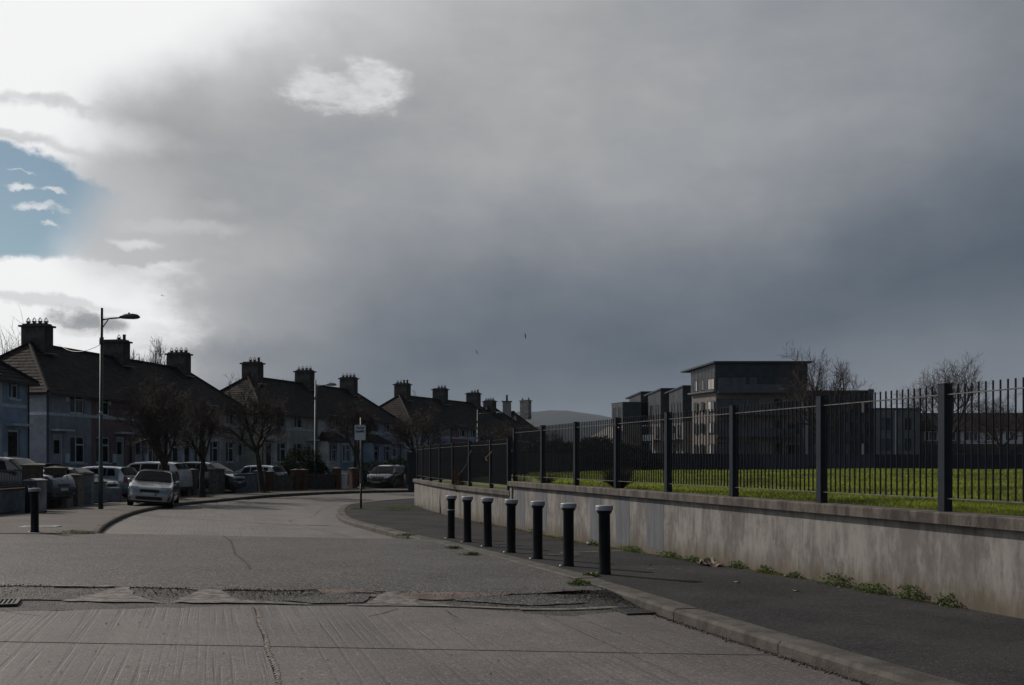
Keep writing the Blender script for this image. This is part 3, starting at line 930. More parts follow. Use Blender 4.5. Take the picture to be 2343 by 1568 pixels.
# gully gratings
def grating(loc, rz, label, w=.42, l=.5):
    t = thing('drain_grating', label, 'drain grating', loc, rz)
    f = MB()
    for a, b, c, d in ((-w / 2, w / 2, -l / 2, -l / 2 + .04), (-w / 2, w / 2, l / 2 - .04, l / 2), (-w / 2, -w / 2 + .04, -l / 2 + .04, l / 2 - .04), (w / 2 - .04, w / 2, -l / 2 + .04, l / 2 - .04)):
        f.box(a, b, c, d, -.03, .012)
    f.build('frame', M_IRON, t)
    for i in range(7):
        x = -w / 2 + .07 + i * (w - .14) / 6
        MB().box(x - .012, x + .012, -l / 2 + .041, l / 2 - .041, -.02, .008).build('bar', M_IRON, t)
    MB().box(-w / 2 + .041, w / 2 - .041, -l / 2 + .041, l / 2 - .041, -.032, -.022).build('pit', M_BLACK, t)


grating((1.42, 12.05, road_z(1.42, 12.05) + .012), R(16), 'sunken iron drain grating against the right kerb')
grating((-5.75, 11.75, road_z(-5.75, 11.75) + .015), R(20), 'iron drain grating at the left edge of the broken strip')

# ------------------------------------------------------------------ field on top of the retaining wall
EDGE_FAR = [(-5.0, 50), (.6, 52), (3.6, 60), (7.2, 74), (15.7, 87), (29.5, 97), (51.5, 105), (70, 107), (140, 110)]


def field_z(x, y):
    t = x + .287 * y
    d = max(0, t - T_WALL)
    return .93 + .05 * ss(0, 1.5, d) + .05 * math.sin(x * .35) * math.sin(y * .21) * ss(1, 8, d) + .03 * ss(20, 70, y)


FL = [(tx(T_WALL + .22, 2), 2), (tx(T_WALL + .22, 28.9), 28.9)]
V = []; F = []
ys = list(np.linspace(2, 29, 50)) + list(np.linspace(30.2, 112, 50))
nx = 70


def far_y(x):
    return float(np.interp(x, [p[0] for p in EDGE_FAR], [p[1] for p in EDGE_FAR]))


def fx0(y):
    return tx(T_WALL + .22, y) if y <= 29.0 else float(np.interp(y, [29, 30, 47, 52, 57, 62, 67, 77, 115], [.2, .1, -3.9, -2.8, 2.6, 10.6, 26.6, 62, 110]))


for y in ys:
    x0 = fx0(y)
    for i in range(nx + 1):
        x = x0 + (165 - x0) * (i / nx) ** 2.2
        z = field_z(x, y)
        if y > 29.2 and x < 2:
            z = min(z, .70 + .25 * ss(.6, 3.5, x - x0))
        V.append((x, y, z))
w = nx + 1
F = [(j * w + i, j * w + i + 1, (j + 1) * w + i + 1, (j + 1) * w + i) for j in range(len(ys) - 1) for i in range(nx)]
mb = MB(); mb.add(V, F)
o = mb.build('field', M_GRASSG, None, smooth=True); o['kind'] = 'structure'


def grass(name, n, sampler, h0, h1, mt, seed, wide=.004, kind='stuff', parent=None):
    r = np.random.RandomState(seed)
    P = sampler(r, n)
    n = len(P)
    ang = r.rand(n) * 6.283; h = h0 + (h1 - h0) * r.rand(n)
    lean = (r.rand(n, 2) - .5) * h[:, None] * 1.1
    wd = wide * (1 + P[:, 3]) * (.7 + .6 * r.rand(n))
    c, s = np.cos(ang) * wd, np.sin(ang) * wd
    a = P[:, :3] + np.stack([c, s, -0.01 + 0 * c], 1); b = P[:, :3] - np.stack([c, s, 0.01 + 0 * c], 1)
    m1 = P[:, :3] + np.stack([lean[:, 0] * .35 + c * .8, lean[:, 1] * .35 + s * .8, h * .6], 1)
    m2 = P[:, :3] + np.stack([lean[:, 0] * .35 - c * .8, lean[:, 1] * .35 - s * .8, h * .6], 1)
    tip = P[:, :3] + np.stack([lean[:, 0], lean[:, 1], h], 1)
    V = np.stack([a, b, m1, m2, tip], 1).reshape(-1, 3)
    i0 = np.arange(n) * 5
    F = np.concatenate([np.stack([i0, i0 + 1, i0 + 3], 1), np.stack([i0, i0 + 3, i0 + 2], 1), np.stack([i0 + 2, i0 + 3, i0 + 4], 1)])
    return np_mesh(name, V, F, mt, parent, kind)


def field_sampler(r, n):
    out = []
    while len(out) < n:
        u = r.rand()
        y = 9.5 + 75 * u ** 2.3
        bx = max(.04, (T_WALL - .287 * y) / y)
        hi = .52
        x0 = fx0(y)
        x1 = max(x0 + .5, hi * y)
        x = x0 + (x1 - x0) * r.rand() ** 1.0
        if y > far_y(x) - .3 or (y > 29 and x < .8): continue
        clump = math.sin(x * 3.1 + 1.7 * math.sin(y * 1.3)) * math.sin(y * 2.7 + x)
        if r.rand() > .62 + .38 * clump: continue
        out.append((x, y, field_z(x, y), y / 14))
    return np.array(out)


grass('grass', 130000, field_sampler, .035, .095, M_BLADE, 5)
HAZE = True
# ------------------------------------------------------------------ retaining wall
def run_wall(name, line, ztop, thick, mt, parent, zlow=-1.2, nz=6):
    """solid wall along a line (front face), level top"""
    mb = MB()
    for a, b in zip(line, line[1:]):
        a, b = Vector(a), Vector(b)
        d = (b - a).normalized(); nr = Vector((d.y, -d.x)) * thick
        V = [(a.x, a.y, zlow), (b.x, b.y, zlow), (b.x, b.y, ztop), (a.x, a.y, ztop)]
        V += [(p[0] + nr.x, p[1] + nr.y, p[2]) for p in V]
        mb.add(V, [(0, 3, 2, 1), (4, 5, 6, 7), (3, 7, 6, 2), (0, 1, 5, 4), (0, 4, 7, 3), (1, 2, 6, 5)])
    return mb.build(name, mt, parent)


wall = thing('retaining_wall', 'long grey rendered retaining wall with concrete coping beside the right pavement', 'wall')
run_wall('render_face', [(tx(T_WALL, 3), 3), (tx(T_WALL, 29.0), 29.0)], .925, .25, M_WALL, wall)
LW = [(tx(T_WALL, 29.0) + .02, 29.02)] + [(x - .15, y) for x, y in LOWF[1:]] + [(-4.33, 47.7)]
run_wall('render_face', LW, .655, .25, M_WALL, wall)
run_wall('render_face', [(-4.33, 47.7), (-3.6, 50.3), (-1.5, 53.2), (2.1, 56.5), (10.1, 61.5), (26, 67)], .655, .25, M_WALL, wall)
run_wall('render_face', [(tx(T_WALL, 29.0) - .04, 29.01), (tx(T_WALL, 29.0) + .9, 29.25)], .925, .2, M_WALL, wall)


def coping(line, z0, z1, over, w, step=1.8):
    P = resample(line, step)
    for i, (a, b) in enumerate(zip(P, P[1:])):
        d = (b - a).normalized(); nr = Vector((d.y, -d.x))
        a2, b2 = a + d * .002, b - d * .002
        wz = (rng.random() - .5) * .006
        V = []
        for p in (a2, b2):
            f = p - nr * over; k = p + nr * (w - over)
            V += [(f.x, f.y, z0), (f.x, f.y, z1 - .012 + wz), (f.x + nr.x * .012, f.y + nr.y * .012, z1 + wz), (k.x, k.y, z1 + wz), (k.x, k.y, z0)]
        MB().add(V, [(0, 1, 2, 3, 4), (9, 8, 7, 6, 5), (0, 5, 6, 1), (1, 6, 7, 2), (2, 7, 8, 3), (3, 8, 9, 4), (0, 4, 9, 5)]).build('coping_stone', M_COPING, wall)


coping([(tx(T_WALL, 3), 3), (tx(T_WALL, 29.08), 29.08)], .925, 1.055, .085, .38, 26)
coping(LW, .655, .79, .08, .38, 40)
coping([(-4.33, 47.7), (-3.6, 50.3), (-1.5, 53.2), (2.1, 56.5), (10.1, 61.5)], .655, .79, .055, .36, 40)

# bands of blue grey paint over the render
for y0, y1 in ((19.25, 19.98), (20.8, 21.5), (22.35, 22.95), (24.05, 24.6), (25.9, 26.5), (27.75, 28.45)):
    zb = surf(tx(T_WALL, y0), y0)
    mb = MB(); ny, nz_ = 3, 6
    V = []
    for j in range(nz_ + 1):
        for i in range(ny + 1):
            y = y0 + (y1 - y0) * i / ny
            if i in (0, ny): y += (rng.random() - .5) * .02
            V.append((tx(T_WALL - .004, y), y, zb + .10 + (.915 - zb - .10) * j / nz_))
    mb.add(V, [(j * 4 + i, j * 4 + i + 1, (j + 1) * 4 + i + 1, (j + 1) * 4 + i) for j in range(nz_) for i in range(ny)])
    mb.build('paint_patch', M_PAINTBAND, wall)

# ------------------------------------------------------------------ steel railings
def railing(name, label, posts, zfoot, ztop, zbar, zrail, zlow, nb=22, spread=None):
    t = thing(name, label, 'railing')
    pm = MB(); s = .055
    H = ztop - zfoot
    pm.box(-s, s, -s, s, 0, H - .012).box(-s - .004, s + .004, -s - .004, s + .004, H - .012, H)
    pme = pm.mesh('post', M_FENCE)
    bm_ = MB().tube([(0, 0, 0), (0, 0, zbar - zlow - .004), (0, 0, zbar - zlow)], [.0112, .0112, .008], 6).mesh('bar', M_BARS)
    for i, (x, y) in enumerate(posts):
        a = posts[max(0, i - 1)]; b = posts[min(len(posts) - 1, i + 1)]
        rz = math.atan2(b[1] - a[1], b[0] - a[0])
        inst('post', pme, t, (x, y, zfoot), rz)
        if i == len(posts) - 1: break
        x2, y2 = posts[i + 1]
        d = Vector((x2 - x, y2 - y)).normalized()
        for z in (zrail, zlow):
            MB().beam((x + d.x * s, y + d.y * s, z), (x2 - d.x * s, y2 - d.y * s, z), .045, .012).build('rail', M_RAIL, t)
        n = nb
        for k in range(n):
            f = (k + 1) / (n + 1)
            inst('bar', bm_, t, (x + (x2 - x) * f, y + (y2 - y) * f, zlow + .006 - .0), 0)
    return t


TF = 8.44
upper = railing('steel_railing', 'tall navy steel railing on the higher coping in front of the playing field',
                [(tx(TF, y), y) for y in [12.06 + 2.434 * k for k in range(-2, 8)]], 1.055, 2.525, 2.50, 2.395, 1.205)
lower = railing('steel_railing', 'navy steel railing on the lower, curving part of the wall beyond the step',
                [(LOWF[0][0] - .12, LOWF[0][1] + .14)] + LOWF[1:], .79, 2.255, 2.22, 2.10, .93, 27)

# ------------------------------------------------------------------ bollards
def bollard(x, y, label, grp, band=None):
    z = surf(x, y)
    t = thing('bollard', label, 'bollard', (x, y, z), rng.random() * .5, grp)
    t.rotation_euler = ((rng.random() - .5) * .02, (rng.random() - .5) * .02, rng.random() * .5)
    MB().lathe([(.092, -.04), (.092, .02), (.086, .05), (.084, .865), (.100, .885), (.110, .90), (.110, .918)], 20).build('shaft', M_BOLL, t, True)
    MB().lathe([(.122, .920), (.127, .925), (.127, .982), (.120, .992), (.06, .996)], 24).build('cap_band', M_BAND, t)
    for k in range(1):
        MB().lathe([(.03, -.01), (.03, .012), (.018, .022)], 8, (-.115, .02, 0)).build('base_bolt', M_STEEL, t, True)
    if band:
        MB().lathe([(.0875, band - .012), (.0875, band + .012)], 20).build('tied_string', mat('pale blue string', (.25, .36, .38), .6), t, True)
    return t


BL = [(1.34, 15.15), (.89, 16.55), (.44, 18.05), (-.02, 19.6), (-.49, 21.3), (-.97, 22.85), (-1.41, 24.27)]
ordl = ['nearest black bollard with a white top on the right pavement', 'second nearest black bollard in the right pavement row',
        'third nearest black bollard in the right pavement row', 'middle black bollard of the seven on the right pavement',
        'fifth nearest black bollard in the right pavement row', 'sixth nearest black bollard in the right pavement row',
        'farthest black bollard of the row, string tied round its shaft']
for i, (x, y) in enumerate(BL):
    bollard(x, y, ordl[i], 'bollards along the right kerb', .66 if i == 6 else None)
bollard(-10.79, 23.72, 'lone black bollard with white top on the left pavement corner', None)

# ------------------------------------------------------------------ street lamps, sign, cabinet
def lamp(x, y, H, arm, mt, label, headm, band=False, arot=0.0):
    z = surf(x, y)
    t = thing('street_lamp', label, 'street lamp', (x, y, z), arot, 'street lamps on the left pavement')
    MB().tube([(0, 0, -.1), (0, 0, 1.5), (0, 0, 1.52), (.03, 0, H)], [.085, .085, .066, .052], 14).build('column', mt, t, True)
    ha = H - .42
    MB().tube([(.03, 0, ha), (arm * .5, 0, ha + .05), (arm, 0, ha + .075)], [.03, .028, .028], 8).beam((.06, 0, ha - .28), (.26, 0, ha), .03, .03).build('arm', mt, t, True)
    h = MB()
    n = 10
    prof = [(-.03, .05, .05), (.03, .10, .10), (.20, .14, .13), (.46, .16, .14), (.60, .13, .11), (.68, .05, .05)]
    V = []
    for (px, wy, hz) in prof:
        for k in range(n):
            a = 2 * math.pi * k / n
            V.append((arm + px, math.cos(a) * wy, ha + .085 + math.sin(a) * hz * (1 if math.sin(a) > 0 else .45)))
    F = [(i * n + k, i * n + (k + 1) % n, (i + 1) * n + (k + 1) % n, (i + 1) * n + k) for i in range(len(prof) - 1) for k in range(n)]
    F += [tuple(reversed(range(n))), tuple((len(prof) - 1) * n + k for k in range(n))]
    h.add(V, F).build('lamp_head', headm, t, True)
    MB().lathe([(.035, 0), (.035, .07), (.02, .09)], 8, (arm + .3, 0, ha + .175)).build('photocell', M_BLACK, t, True)
    MB().lathe([(.078, 0), (.078, .26)], 10, (.027, 0, H - 1.30)).build('bracket_box', mt, t, True)
    if band:
        MB().lathe([(.070, 0), (.070, .13)], 12, (.01, 0, 3.35)).build('reflective_band', M_BAND, t, True)
    return t


lamp(-14.62, 37.3, 7.15, .70, M_LAMPG, 'nearest grey green street lamp, tall against the bright cloud', M_LAMPG, True)
lamp(-12.95, 69.0, 7.15, .72, M_LAMPP, 'pale street lamp beside the round evergreen bush', M_LAMPP)
lamp(-3.4, 103, 7.0, 1.9, M_LAMPG, 'farthest street lamp, behind the lower railing', M_LAMPP)
lamp(17.2, 128, 6.6, -1.2, M_LAMPG, 'small lamp seen behind the railing near the apartments', M_LAMPP)

sg = thing('road_sign', 'white rectangular RAMPS warning plate on a thin grey pole', 'road sign', (-6.01, 41.54, surf(-6.01, 41.54)), R(2))
M_POLE = mat('sign pole', (0.085, 0.105, 0.115), 0.5, 0.2, 4)
MB().tube([(.03, 0, -.1), (.03, 0, 3.62)], .038, 10).build('pole', M_POLE, sg, True)
MB().tube([(.03, 0, -.1), (.03, 0, 1.0)], .041, 10).build('pole_base_paint', M_BOLL, sg, True)
zp = 3.03
pl = []
for cx, cz, a0 in ((.17, .26, 0), (-.17, .26, 90), (-.17, -.26, 180), (.17, -.26, 270)):
    for k in range(5):
        a = R(a0 + k * 22.5); pl.append((cx + .045 * math.cos(a), cz + .045 * math.sin(a)))
mb = MB(); n = len(pl)
mb.add([(x, -.052, zp + z) for x, z in pl] + [(x, -.044, zp + z) for x, z in pl],
       [tuple(reversed(range(n))), tuple(range(n, 2 * n))] + [(i, n + i, n + (i + 1) % n, (i + 1) % n) for i in range(n)])
plate = mb.build('plate', M_SIGN, sg)


def lettering(txt, size, loc, parent, shear=0.0, w=None, bold=.012, mt=M_TEXT):
    cu = bpy.data.curves.new('lettering', 'FONT')
    cu.body = txt; cu.size = size; cu.align_x = 'CENTER'; cu.align_y = 'CENTER'; cu.shear = shear; cu.offset = bold; cu.extrude = .001
    o = bpy.data.objects.new('tmp', cu); COL.objects.link(o)
    dg = bpy.context.evaluated_depsgraph_get()
    me = bpy.data.meshes.new_from_object(o.evaluated_get(dg))
    bpy.data.objects.remove(o)
    me.materials.clear(); me.materials.append(mt)
    q = bpy.data.objects.new('lettering', me); COL.objects.link(q); q.parent = parent
    q.rotation_euler = (R(90), 0, 0); q.location = loc
    if w:
        xs = [v.co.x for v in me.vertices]; k = w / (max(xs) - min(xs)); q.scale = (k, 1, 1)
    return q


lettering('Rampaí', .125, (0, -.0545, zp + .185), plate, .25, .335, .004)
lettering('RAMPS', .125, (0, -.0545, zp + .035), plate, 0, .345, .006)
mb = MB()
for x0, x1, z0, z1 in ((-.205, .205, .295, .300), (-.205, .205, -.300, -.295)):
    mb.box(x0 + .03, x1 - .03, -.0535, -.052, zp + z0 - .008, zp + z1 - .008)
mb.build('border', M_TEXT, plate)

M_CABB = mat('dark blue cabinet paint', (0.014, 0.020, 0.055), 0.45, 0.2, 4)
M_CABW = mat('pale scuffed paint', (0.36, 0.38, 0.42), 0.6, col2=(0.17, 0.15, 0.17), scale=5, stretch=(1, 1, .4))
M_OCHRE = mat('ochre edge', (0.22, 0.15, 0.03), 0.7, 0.2, 5)
cab = thing('utility_cabinet', 'dark blue and white utility cabinet with a V mark beside the near garden wall', 'utility cabinet', (-15.12, 33.4, surf(-15.1, 33.4)), R(-20))
mb = MB(); mb.box(-.50, 0, 0, .40, -.02, 1.02); mb.build('body', M_CABB, cab, bevel=.01)
mb = MB(); mb.box(.002, .012, .01, .39, .06, 1.0); mb.build('side_panel', M_CABW, cab)
mb = MB(); mb.box(.002, .014, .01, .39, 1.002, 1.03); mb.box(.002, .013, .01, .30, 0, .055); mb.build('ochre_trim', M_OCHRE, cab)
mb = MB(); mb.add([(-.54, -.03, 1.022), (.03, -.03, 1.022), (.03, .43, 1.022), (-.54, .43, 1.022), (-.54, -.03, 1.05), (.03, -.03, 1.05), (.03, .43, 1.05), (-.54, .43, 1.05), (-.25, -.03, 1.10), (-.25, .43, 1.10)],
                  [(0, 3, 2, 1), (0, 1, 5, 8, 4), (1, 2, 6, 5), (2, 3, 7, 9, 6), (3, 0, 4, 7), (4, 8, 9, 7), (8, 5, 6, 9)])
mb.build('lid', M_CABW, cab)
mb = MB()
for s in (-1, 1):
    mb.beam((-.25, -.004, .70), (-.25 + s * .13, -.004, .86), .006, .04)
mb.build('chevron_mark', mat('pale blue mark', (.18, .26, .38), .5), cab)

# cover set in the left pavement with its pale concrete surround
mh = thing('utility_cover', 'long flat cover with pale concrete surround in the left pavement', 'utility cover', (-11.6, 25.85, surf(-11.6, 25.85) + .004), R(4))
M_PALE = mat('pale concrete', (0.55, 0.52, 0.48), 0.35, 0.2, 6, 0.5, 40)
mb = MB(); mb.box(-.48, .42, -.22, -.10, -.02, .006).box(-.48, .42, .12, .24, -.02, .006).box(-.48, -.36, -.099, .119, -.02, .006).box(.26, .42, -.099, .119, -.02, .006)
mb.build('surround', M_PALE, mh)
MB().box(-.35, .25, -.09, .11, -.02, .002).build('lid', M_IRON, mh)

# ------------------------------------------------------------------ houses
PALE = {}


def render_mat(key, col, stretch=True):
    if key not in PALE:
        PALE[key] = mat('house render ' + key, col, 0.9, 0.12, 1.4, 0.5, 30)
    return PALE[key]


HC = {  # house colours with the blue of the shaded fronts mixed in
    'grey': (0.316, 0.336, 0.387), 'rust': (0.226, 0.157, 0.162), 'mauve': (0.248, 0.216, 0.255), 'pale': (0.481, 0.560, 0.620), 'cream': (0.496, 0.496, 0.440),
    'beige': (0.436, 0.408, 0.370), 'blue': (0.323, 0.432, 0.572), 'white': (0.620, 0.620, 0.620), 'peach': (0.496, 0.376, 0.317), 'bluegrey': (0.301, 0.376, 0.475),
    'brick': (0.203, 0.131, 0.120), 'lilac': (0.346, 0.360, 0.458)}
M_TRIM = mat('painted trim', (.58, .63, .70), .7, .08, 3)  # bluish tint of the shade is in the trim colour too


def wall_with_holes(mb, w, h, holes, th=.22):
    xs = sorted({0, w} | {v for a in holes for v in a[:2]}); zs = sorted({-.4, h} | {v for a in holes for v in a[2:]})
    for i in range(len(xs) - 1):
        for j in range(len(zs) - 1):
            cx, cz = (xs[i] + xs[i + 1]) / 2, (zs[j] + zs[j + 1]) / 2
            if any(a[0] < cx < a[1] and a[2] < cz < a[3] for a in holes): continue
            mb.quad((xs[i], 0, zs[j]), (xs[i + 1], 0, zs[j]), (xs[i + 1], 0, zs[j + 1]), (xs[i], 0, zs[j + 1]))
    for a in holes:
        x0, x1, z0, z1 = a
        mb.quad((x0, 0, z0), (x0, 0, z1), (x0, th, z1), (x0, th, z0)); mb.quad((x1, 0, z1), (x1, 0, z0), (x1, th, z0), (x1, th, z1))
        mb.quad((x0, 0, z1), (x1, 0, z1), (x1, th, z1), (x0, th, z1)); mb.quad((x1, 0, z0), (x0, 0, z0), (x0, th, z0), (x1, th, z0))


def window(t, x0, x1, z0, z1, style=0, y=.10, fm=None, surround=False, net=True, sill=True):
    fm = fm or M_PVC
    f = MB(); b = .075
    f.box(x0, x1, y, y + .06, z0, z0 + b).box(x0, x1, y, y + .06, z1 - b, z1).box(x0, x0 + b, y, y + .06, z0 + b, z1 - b).box(x1 - b, x1, y, y + .06, z0 + b, z1 - b)
    xm = x0 + (x1 - x0) * .45
    f.box(xm - b / 2, xm + b / 2, y, y + .06, z0 + b, z1 - b)
    zt = z0 + (z1 - z0) * .68
    f.box(xm + b / 2, x1 - b, y, y + .06, zt - b / 2, zt + b / 2)
    w = f.build('window', fm, t)
    MB().box(x0 + b, xm - b / 2, y + .02, y + .035, z0 + b, z1 - b).build('pane', M_NET if (net and style) else M_GLASS, w)
    MB().box(xm + b / 2, x1 - b, y + .02, y + .035, z0 + b, zt - b / 2).build('pane', M_GLASS, w)
    MB().box(xm + b / 2, x1 - b, y + .02, y + .035, zt + b / 2, z1 - b).build('pane', M_GLASS, w)
    if sill:
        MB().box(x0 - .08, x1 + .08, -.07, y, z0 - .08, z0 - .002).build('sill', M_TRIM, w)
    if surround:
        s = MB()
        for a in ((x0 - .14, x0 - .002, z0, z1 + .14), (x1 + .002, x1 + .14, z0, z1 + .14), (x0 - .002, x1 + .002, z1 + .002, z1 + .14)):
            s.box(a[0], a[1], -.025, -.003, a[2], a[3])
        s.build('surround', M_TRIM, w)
    return w


def chimney(t, x, y, ridge, zt, pots, sx=.78, sy=1.45, mt=None):
    mt = mt or M_STACK
    H = zt - 0.14 - .26
    c = MB().cbox(x, y, ridge - 1.0, sx, sy, H - ridge + 1.0).build('chimney', mt, t)
    m = MB().cbox(x, y, H + .002, sx + .22, sy + .22, .10); m.cbox(x, y, H + .104, sx - .1, sy - .1, .09); m.build('chimney_cap', mt, c)
    # lead flashing at the foot
    MB().cbox(x, y - sy * .5 - .14, ridge - .55, sx + .1, .26, .04).build('flashing', M_STEEL, c)
    n = len(pots)
    for i, k in enumerate(pots):
        py = y + (i - (n - 1) / 2) * (sy - .3) / max(1, n - 1) * .95
        if k == 0: continue
        ph = {1: .08, 2: .26, 3: .10}[k]
        MB().lathe([(.10, 0), (.095, ph), (.115, ph + .02), (.115, ph + .06)], 10, (x, py, H + .196)).build('chimney_pot', M_POT if k != 1 else mt, c, True)
        if k in (1, 3):      # wire cage cowl
            m = MB()
            for a in range(6):
                an = a * math.pi / 3
                m.tube([(x + .13 * math.cos(an), py + .13 * math.sin(an), H + .26 + ph - .1), (x + .10 * math.cos(an), py + .10 * math.sin(an), H + .33 + ph), (x, py, H + .46 + ph)], .012, 4)
            m.build('cowl', M_BLACK, c)


def tiles_on(mb, p00, p10, p01, p11, rows, tw=.30):
    rows = int(rows * 1.4)
    """overlapping tiles between eave p00..p10 and ridge p01..p11"""
    p00, p10, p01, p11 = map(Vector, (p00, p10, p01, p11))
    nrm = (p10 - p00).cross(p01 - p00).normalized()
    if nrm.z < 0: nrm = -nrm
    for j in range(rows):
        f0, f1 = j / rows, (j + 1.12) / rows
        a0, b0 = p00.lerp(p01, f0), p10.lerp(p11, f0); a1, b1 = p00.lerp(p01, min(1, f1)), p10.lerp(p11, min(1, f1))
        L = (b0 - a0).length; n = max(1, int(round(L / tw)))
        for i in range(n):
            u0, u1 = i / n, (i + 1) / n
            g_ = .006 / max(L, .1)
            q = [a0.lerp(b0, u0 + g_), a0.lerp(b0, u1 - g_), a1.lerp(b1, u1 - g_), a1.lerp(b1, u0 + g_)]
            lo = .026 + rng.random() * .010; hi = .012
            P = [q[0] + nrm * lo, q[1] + nrm * lo, q[2] + nrm * hi, q[3] + nrm * hi, q[0] + nrm * .01, q[1] + nrm * .01]
            mb.add([tuple(v) for v in P], [(0, 1, 2, 3), (4, 5, 1, 0), (0, 3, 4), (1, 5, 2)])


def house(block, i, n, w, ez, rz_, ridge, depth, loc, col, label, chim=None, hipL=0, hipR=0, style=None, ang=0, tz=9.4, group=None, gz=.72):
    """one house of a terrace: x along the front, y away from the street"""
    t = thing('terraced_house', label, 'house', loc, ang, group)
    st = style or {}
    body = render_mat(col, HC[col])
    mir = st.get('mir', i % 2 == 1)
    def mx(a, b): return (w - b, w - a) if mir else (a, b)
    dW = mx(.55, 1.45); wG = mx(2.05, 3.45); wU = mx(2.05, 3.35); wU2 = mx(.60, 1.35)
    u0, u1 = ez - 1.22, ez - .12
    holes = [(dW[0], dW[1], gz + .1, gz + 2.25), (wG[0], wG[1], gz + .75, gz + 2.2), (wU[0], wU[1], u0, u1)]
    if st.get('small', False): holes.append((wU2[0], wU2[1], u0 + .2, u1))
    mb = MB(); wall_with_holes(mb, w, ez, holes)
    mb.quad((0, depth, ez), (w, depth, ez), (w, depth, -.6), (0, depth, -.6))
    mb.quad((0, depth, -.6), (0, 0, -.6), (0, 0, ez), (0, depth, ez)); mb.quad((w, 0, -.6), (w, depth, -.6), (w, depth, ez), (w, 0, ez))
    mb.quad((0, .23, -.5), (w, .23, -.5), (w, .23, ez), (0, .23, ez))
    mb.build('wall', body, t)
    if st.get('band', True):
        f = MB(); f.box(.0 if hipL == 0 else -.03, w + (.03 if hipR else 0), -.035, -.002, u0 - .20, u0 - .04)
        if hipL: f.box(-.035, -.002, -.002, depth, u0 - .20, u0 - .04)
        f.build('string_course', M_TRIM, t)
    fm = st.get('frame', M_PVC)
    window(t, wG[0], wG[1], gz + .75, gz + 2.2, 1, fm=fm, surround=st.get('surround', i % 2 == 0))
    window(t, wU[0], wU[1], u0, u1, st.get('net', i % 2), fm=fm, surround=st.get('surround', i % 2 == 0))
    if st.get('small', False): window(t, wU2[0], wU2[1], u0 + .2, u1, 0, fm=fm)
    dm = st.get('door', M_DOORW if i % 3 else M_DOORD)
    d = MB().box(dW[0] + .07, dW[1] - .07, .10, .15, gz + .15, gz + 2.15).build('door', dm, t)
    MB().box(dW[0], dW[0] + .068, .08, .16, gz + .15, gz + 2.25).box(dW[1] - .068, dW[1], .08, .16, gz + .15, gz + 2.25).box(dW[0] + .069, dW[1] - .069, .08, .16, gz + 2.16, gz + 2.25).build('door_frame', M_PVC, d)
    MB().box(dW[0] + .22, dW[1] - .22, .09, .099, gz + 1.25, gz + 1.95).build('door_light', M_GLASS, d)
    if st.get('porch'):
        # hipped tiled canopy on a small projecting porch
        a, b = dW[0] - .5, wG[1] + .3
        if mir: a, b = wG[0] - .3, dW[1] + .5
        z0 = gz + 2.42; pd = 1.15
        rf = MB().add([(a, -pd, z0), (b, -pd, z0), (b, 0, z0), (a, 0, z0), (a + .8, -.02, z0 + .75), (b - .8, -.02, z0 + .75)],
                      [(0, 1, 5, 4), (1, 2, 5), (3, 0, 4), (0, 3, 2, 1), (2, 3, 4, 5)]).build('porch_roof', M_TILE, t)
        pt = MB(); tiles_on(pt, (a, -pd, z0), (b, -pd, z0), (a + .8, -.02, z0 + .75), (b - .8, -.02, z0 + .75), 5); pt.build('roof_tiles', M_TILE, rf, kind='stuff')
        MB().box(a - .02, b + .02, -pd - .02, -pd + .10, z0 - .14, z0 - .003).build('fascia', M_PIPE, rf)
        MB().box(a + .1, a + .25, -pd + .12, -.01, gz, z0 - .003).build('porch_wall', body, t)
    elif st.get('canopy', True):
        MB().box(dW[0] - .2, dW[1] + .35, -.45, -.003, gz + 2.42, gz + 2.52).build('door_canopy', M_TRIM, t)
    if st.get('gable'):
        z0 = gz + 2.42
        cx = (dW[0] + dW[1]) / 2
        MB().add([(cx - .9, -1.0, z0), (cx + .9, -1.0, z0), (cx, -1.0, z0 + .9), (cx - .9, -.01, z0), (cx + .9, -.01, z0), (cx, -.01, z0 + .9)],
                 [(0, 1, 2), (3, 5, 4), (0, 2, 5, 3), (1, 4, 5, 2), (0, 3, 4, 1)]).build('porch_gable', M_TILE, t)
        MB().beam((cx - .95, -1.04, z0), (cx, -1.04, z0 + .95), .05, .12).beam((cx + .95, -1.04, z0), (cx, -1.04, z0 + .95), .05, .12).build('barge_board', M_PVC, t)
    # vents, meter box
    MB().box(w * .42, w * .42 + .22, -.05, -.004, u1 - .5, u1 - .28).build('vent', M_PVC, t)
    m0 = dW[1] + .12 if not mir else dW[0] - .42
    MB().box(m0, m0 + .3, -.08, -.004, gz + .75, gz + 1.25).build('meter_box', M_PVC, t)
    MB().tube([(.02 if not mir else w - .02, -.07, gz), (.02 if not mir else w - .02, -.07, ez - .15)], .04, 6).build('downpipe', M_PIPE, t)
    # roof
    ov = .32
    zr, ze = ridge, ez - .02
    slope = (zr - ze) / (depth / 2)
    zo = ze - slope * ov
    yr = depth / 2
    xl0, xl1 = (-ov, hipL) if hipL else (0, 0)
    xr0, xr1 = (w + ov, w - hipR) if hipR else (w, w)
    V = [(xl0, -ov, zo), (xr0, -ov, zo), (xr1, yr, zr), (xl1, yr, zr), (xl0, depth + ov, zo), (xr0, depth + ov, zo)]
    Fc = [(0, 1, 2, 3), (5, 4, 3, 2)]
    V += [(x, y, z - .12) for x, y, z in V]
    Fc += [(6, 9, 8, 7), (11, 8, 9, 10), (0, 6, 7, 1), (5, 11, 10, 4)]
    if hipL: Fc += [(4, 0, 3), (10, 9, 6), (4, 10, 6, 0)]
    else: Fc += [(0, 3, 9, 6), (3, 4, 10, 9)]
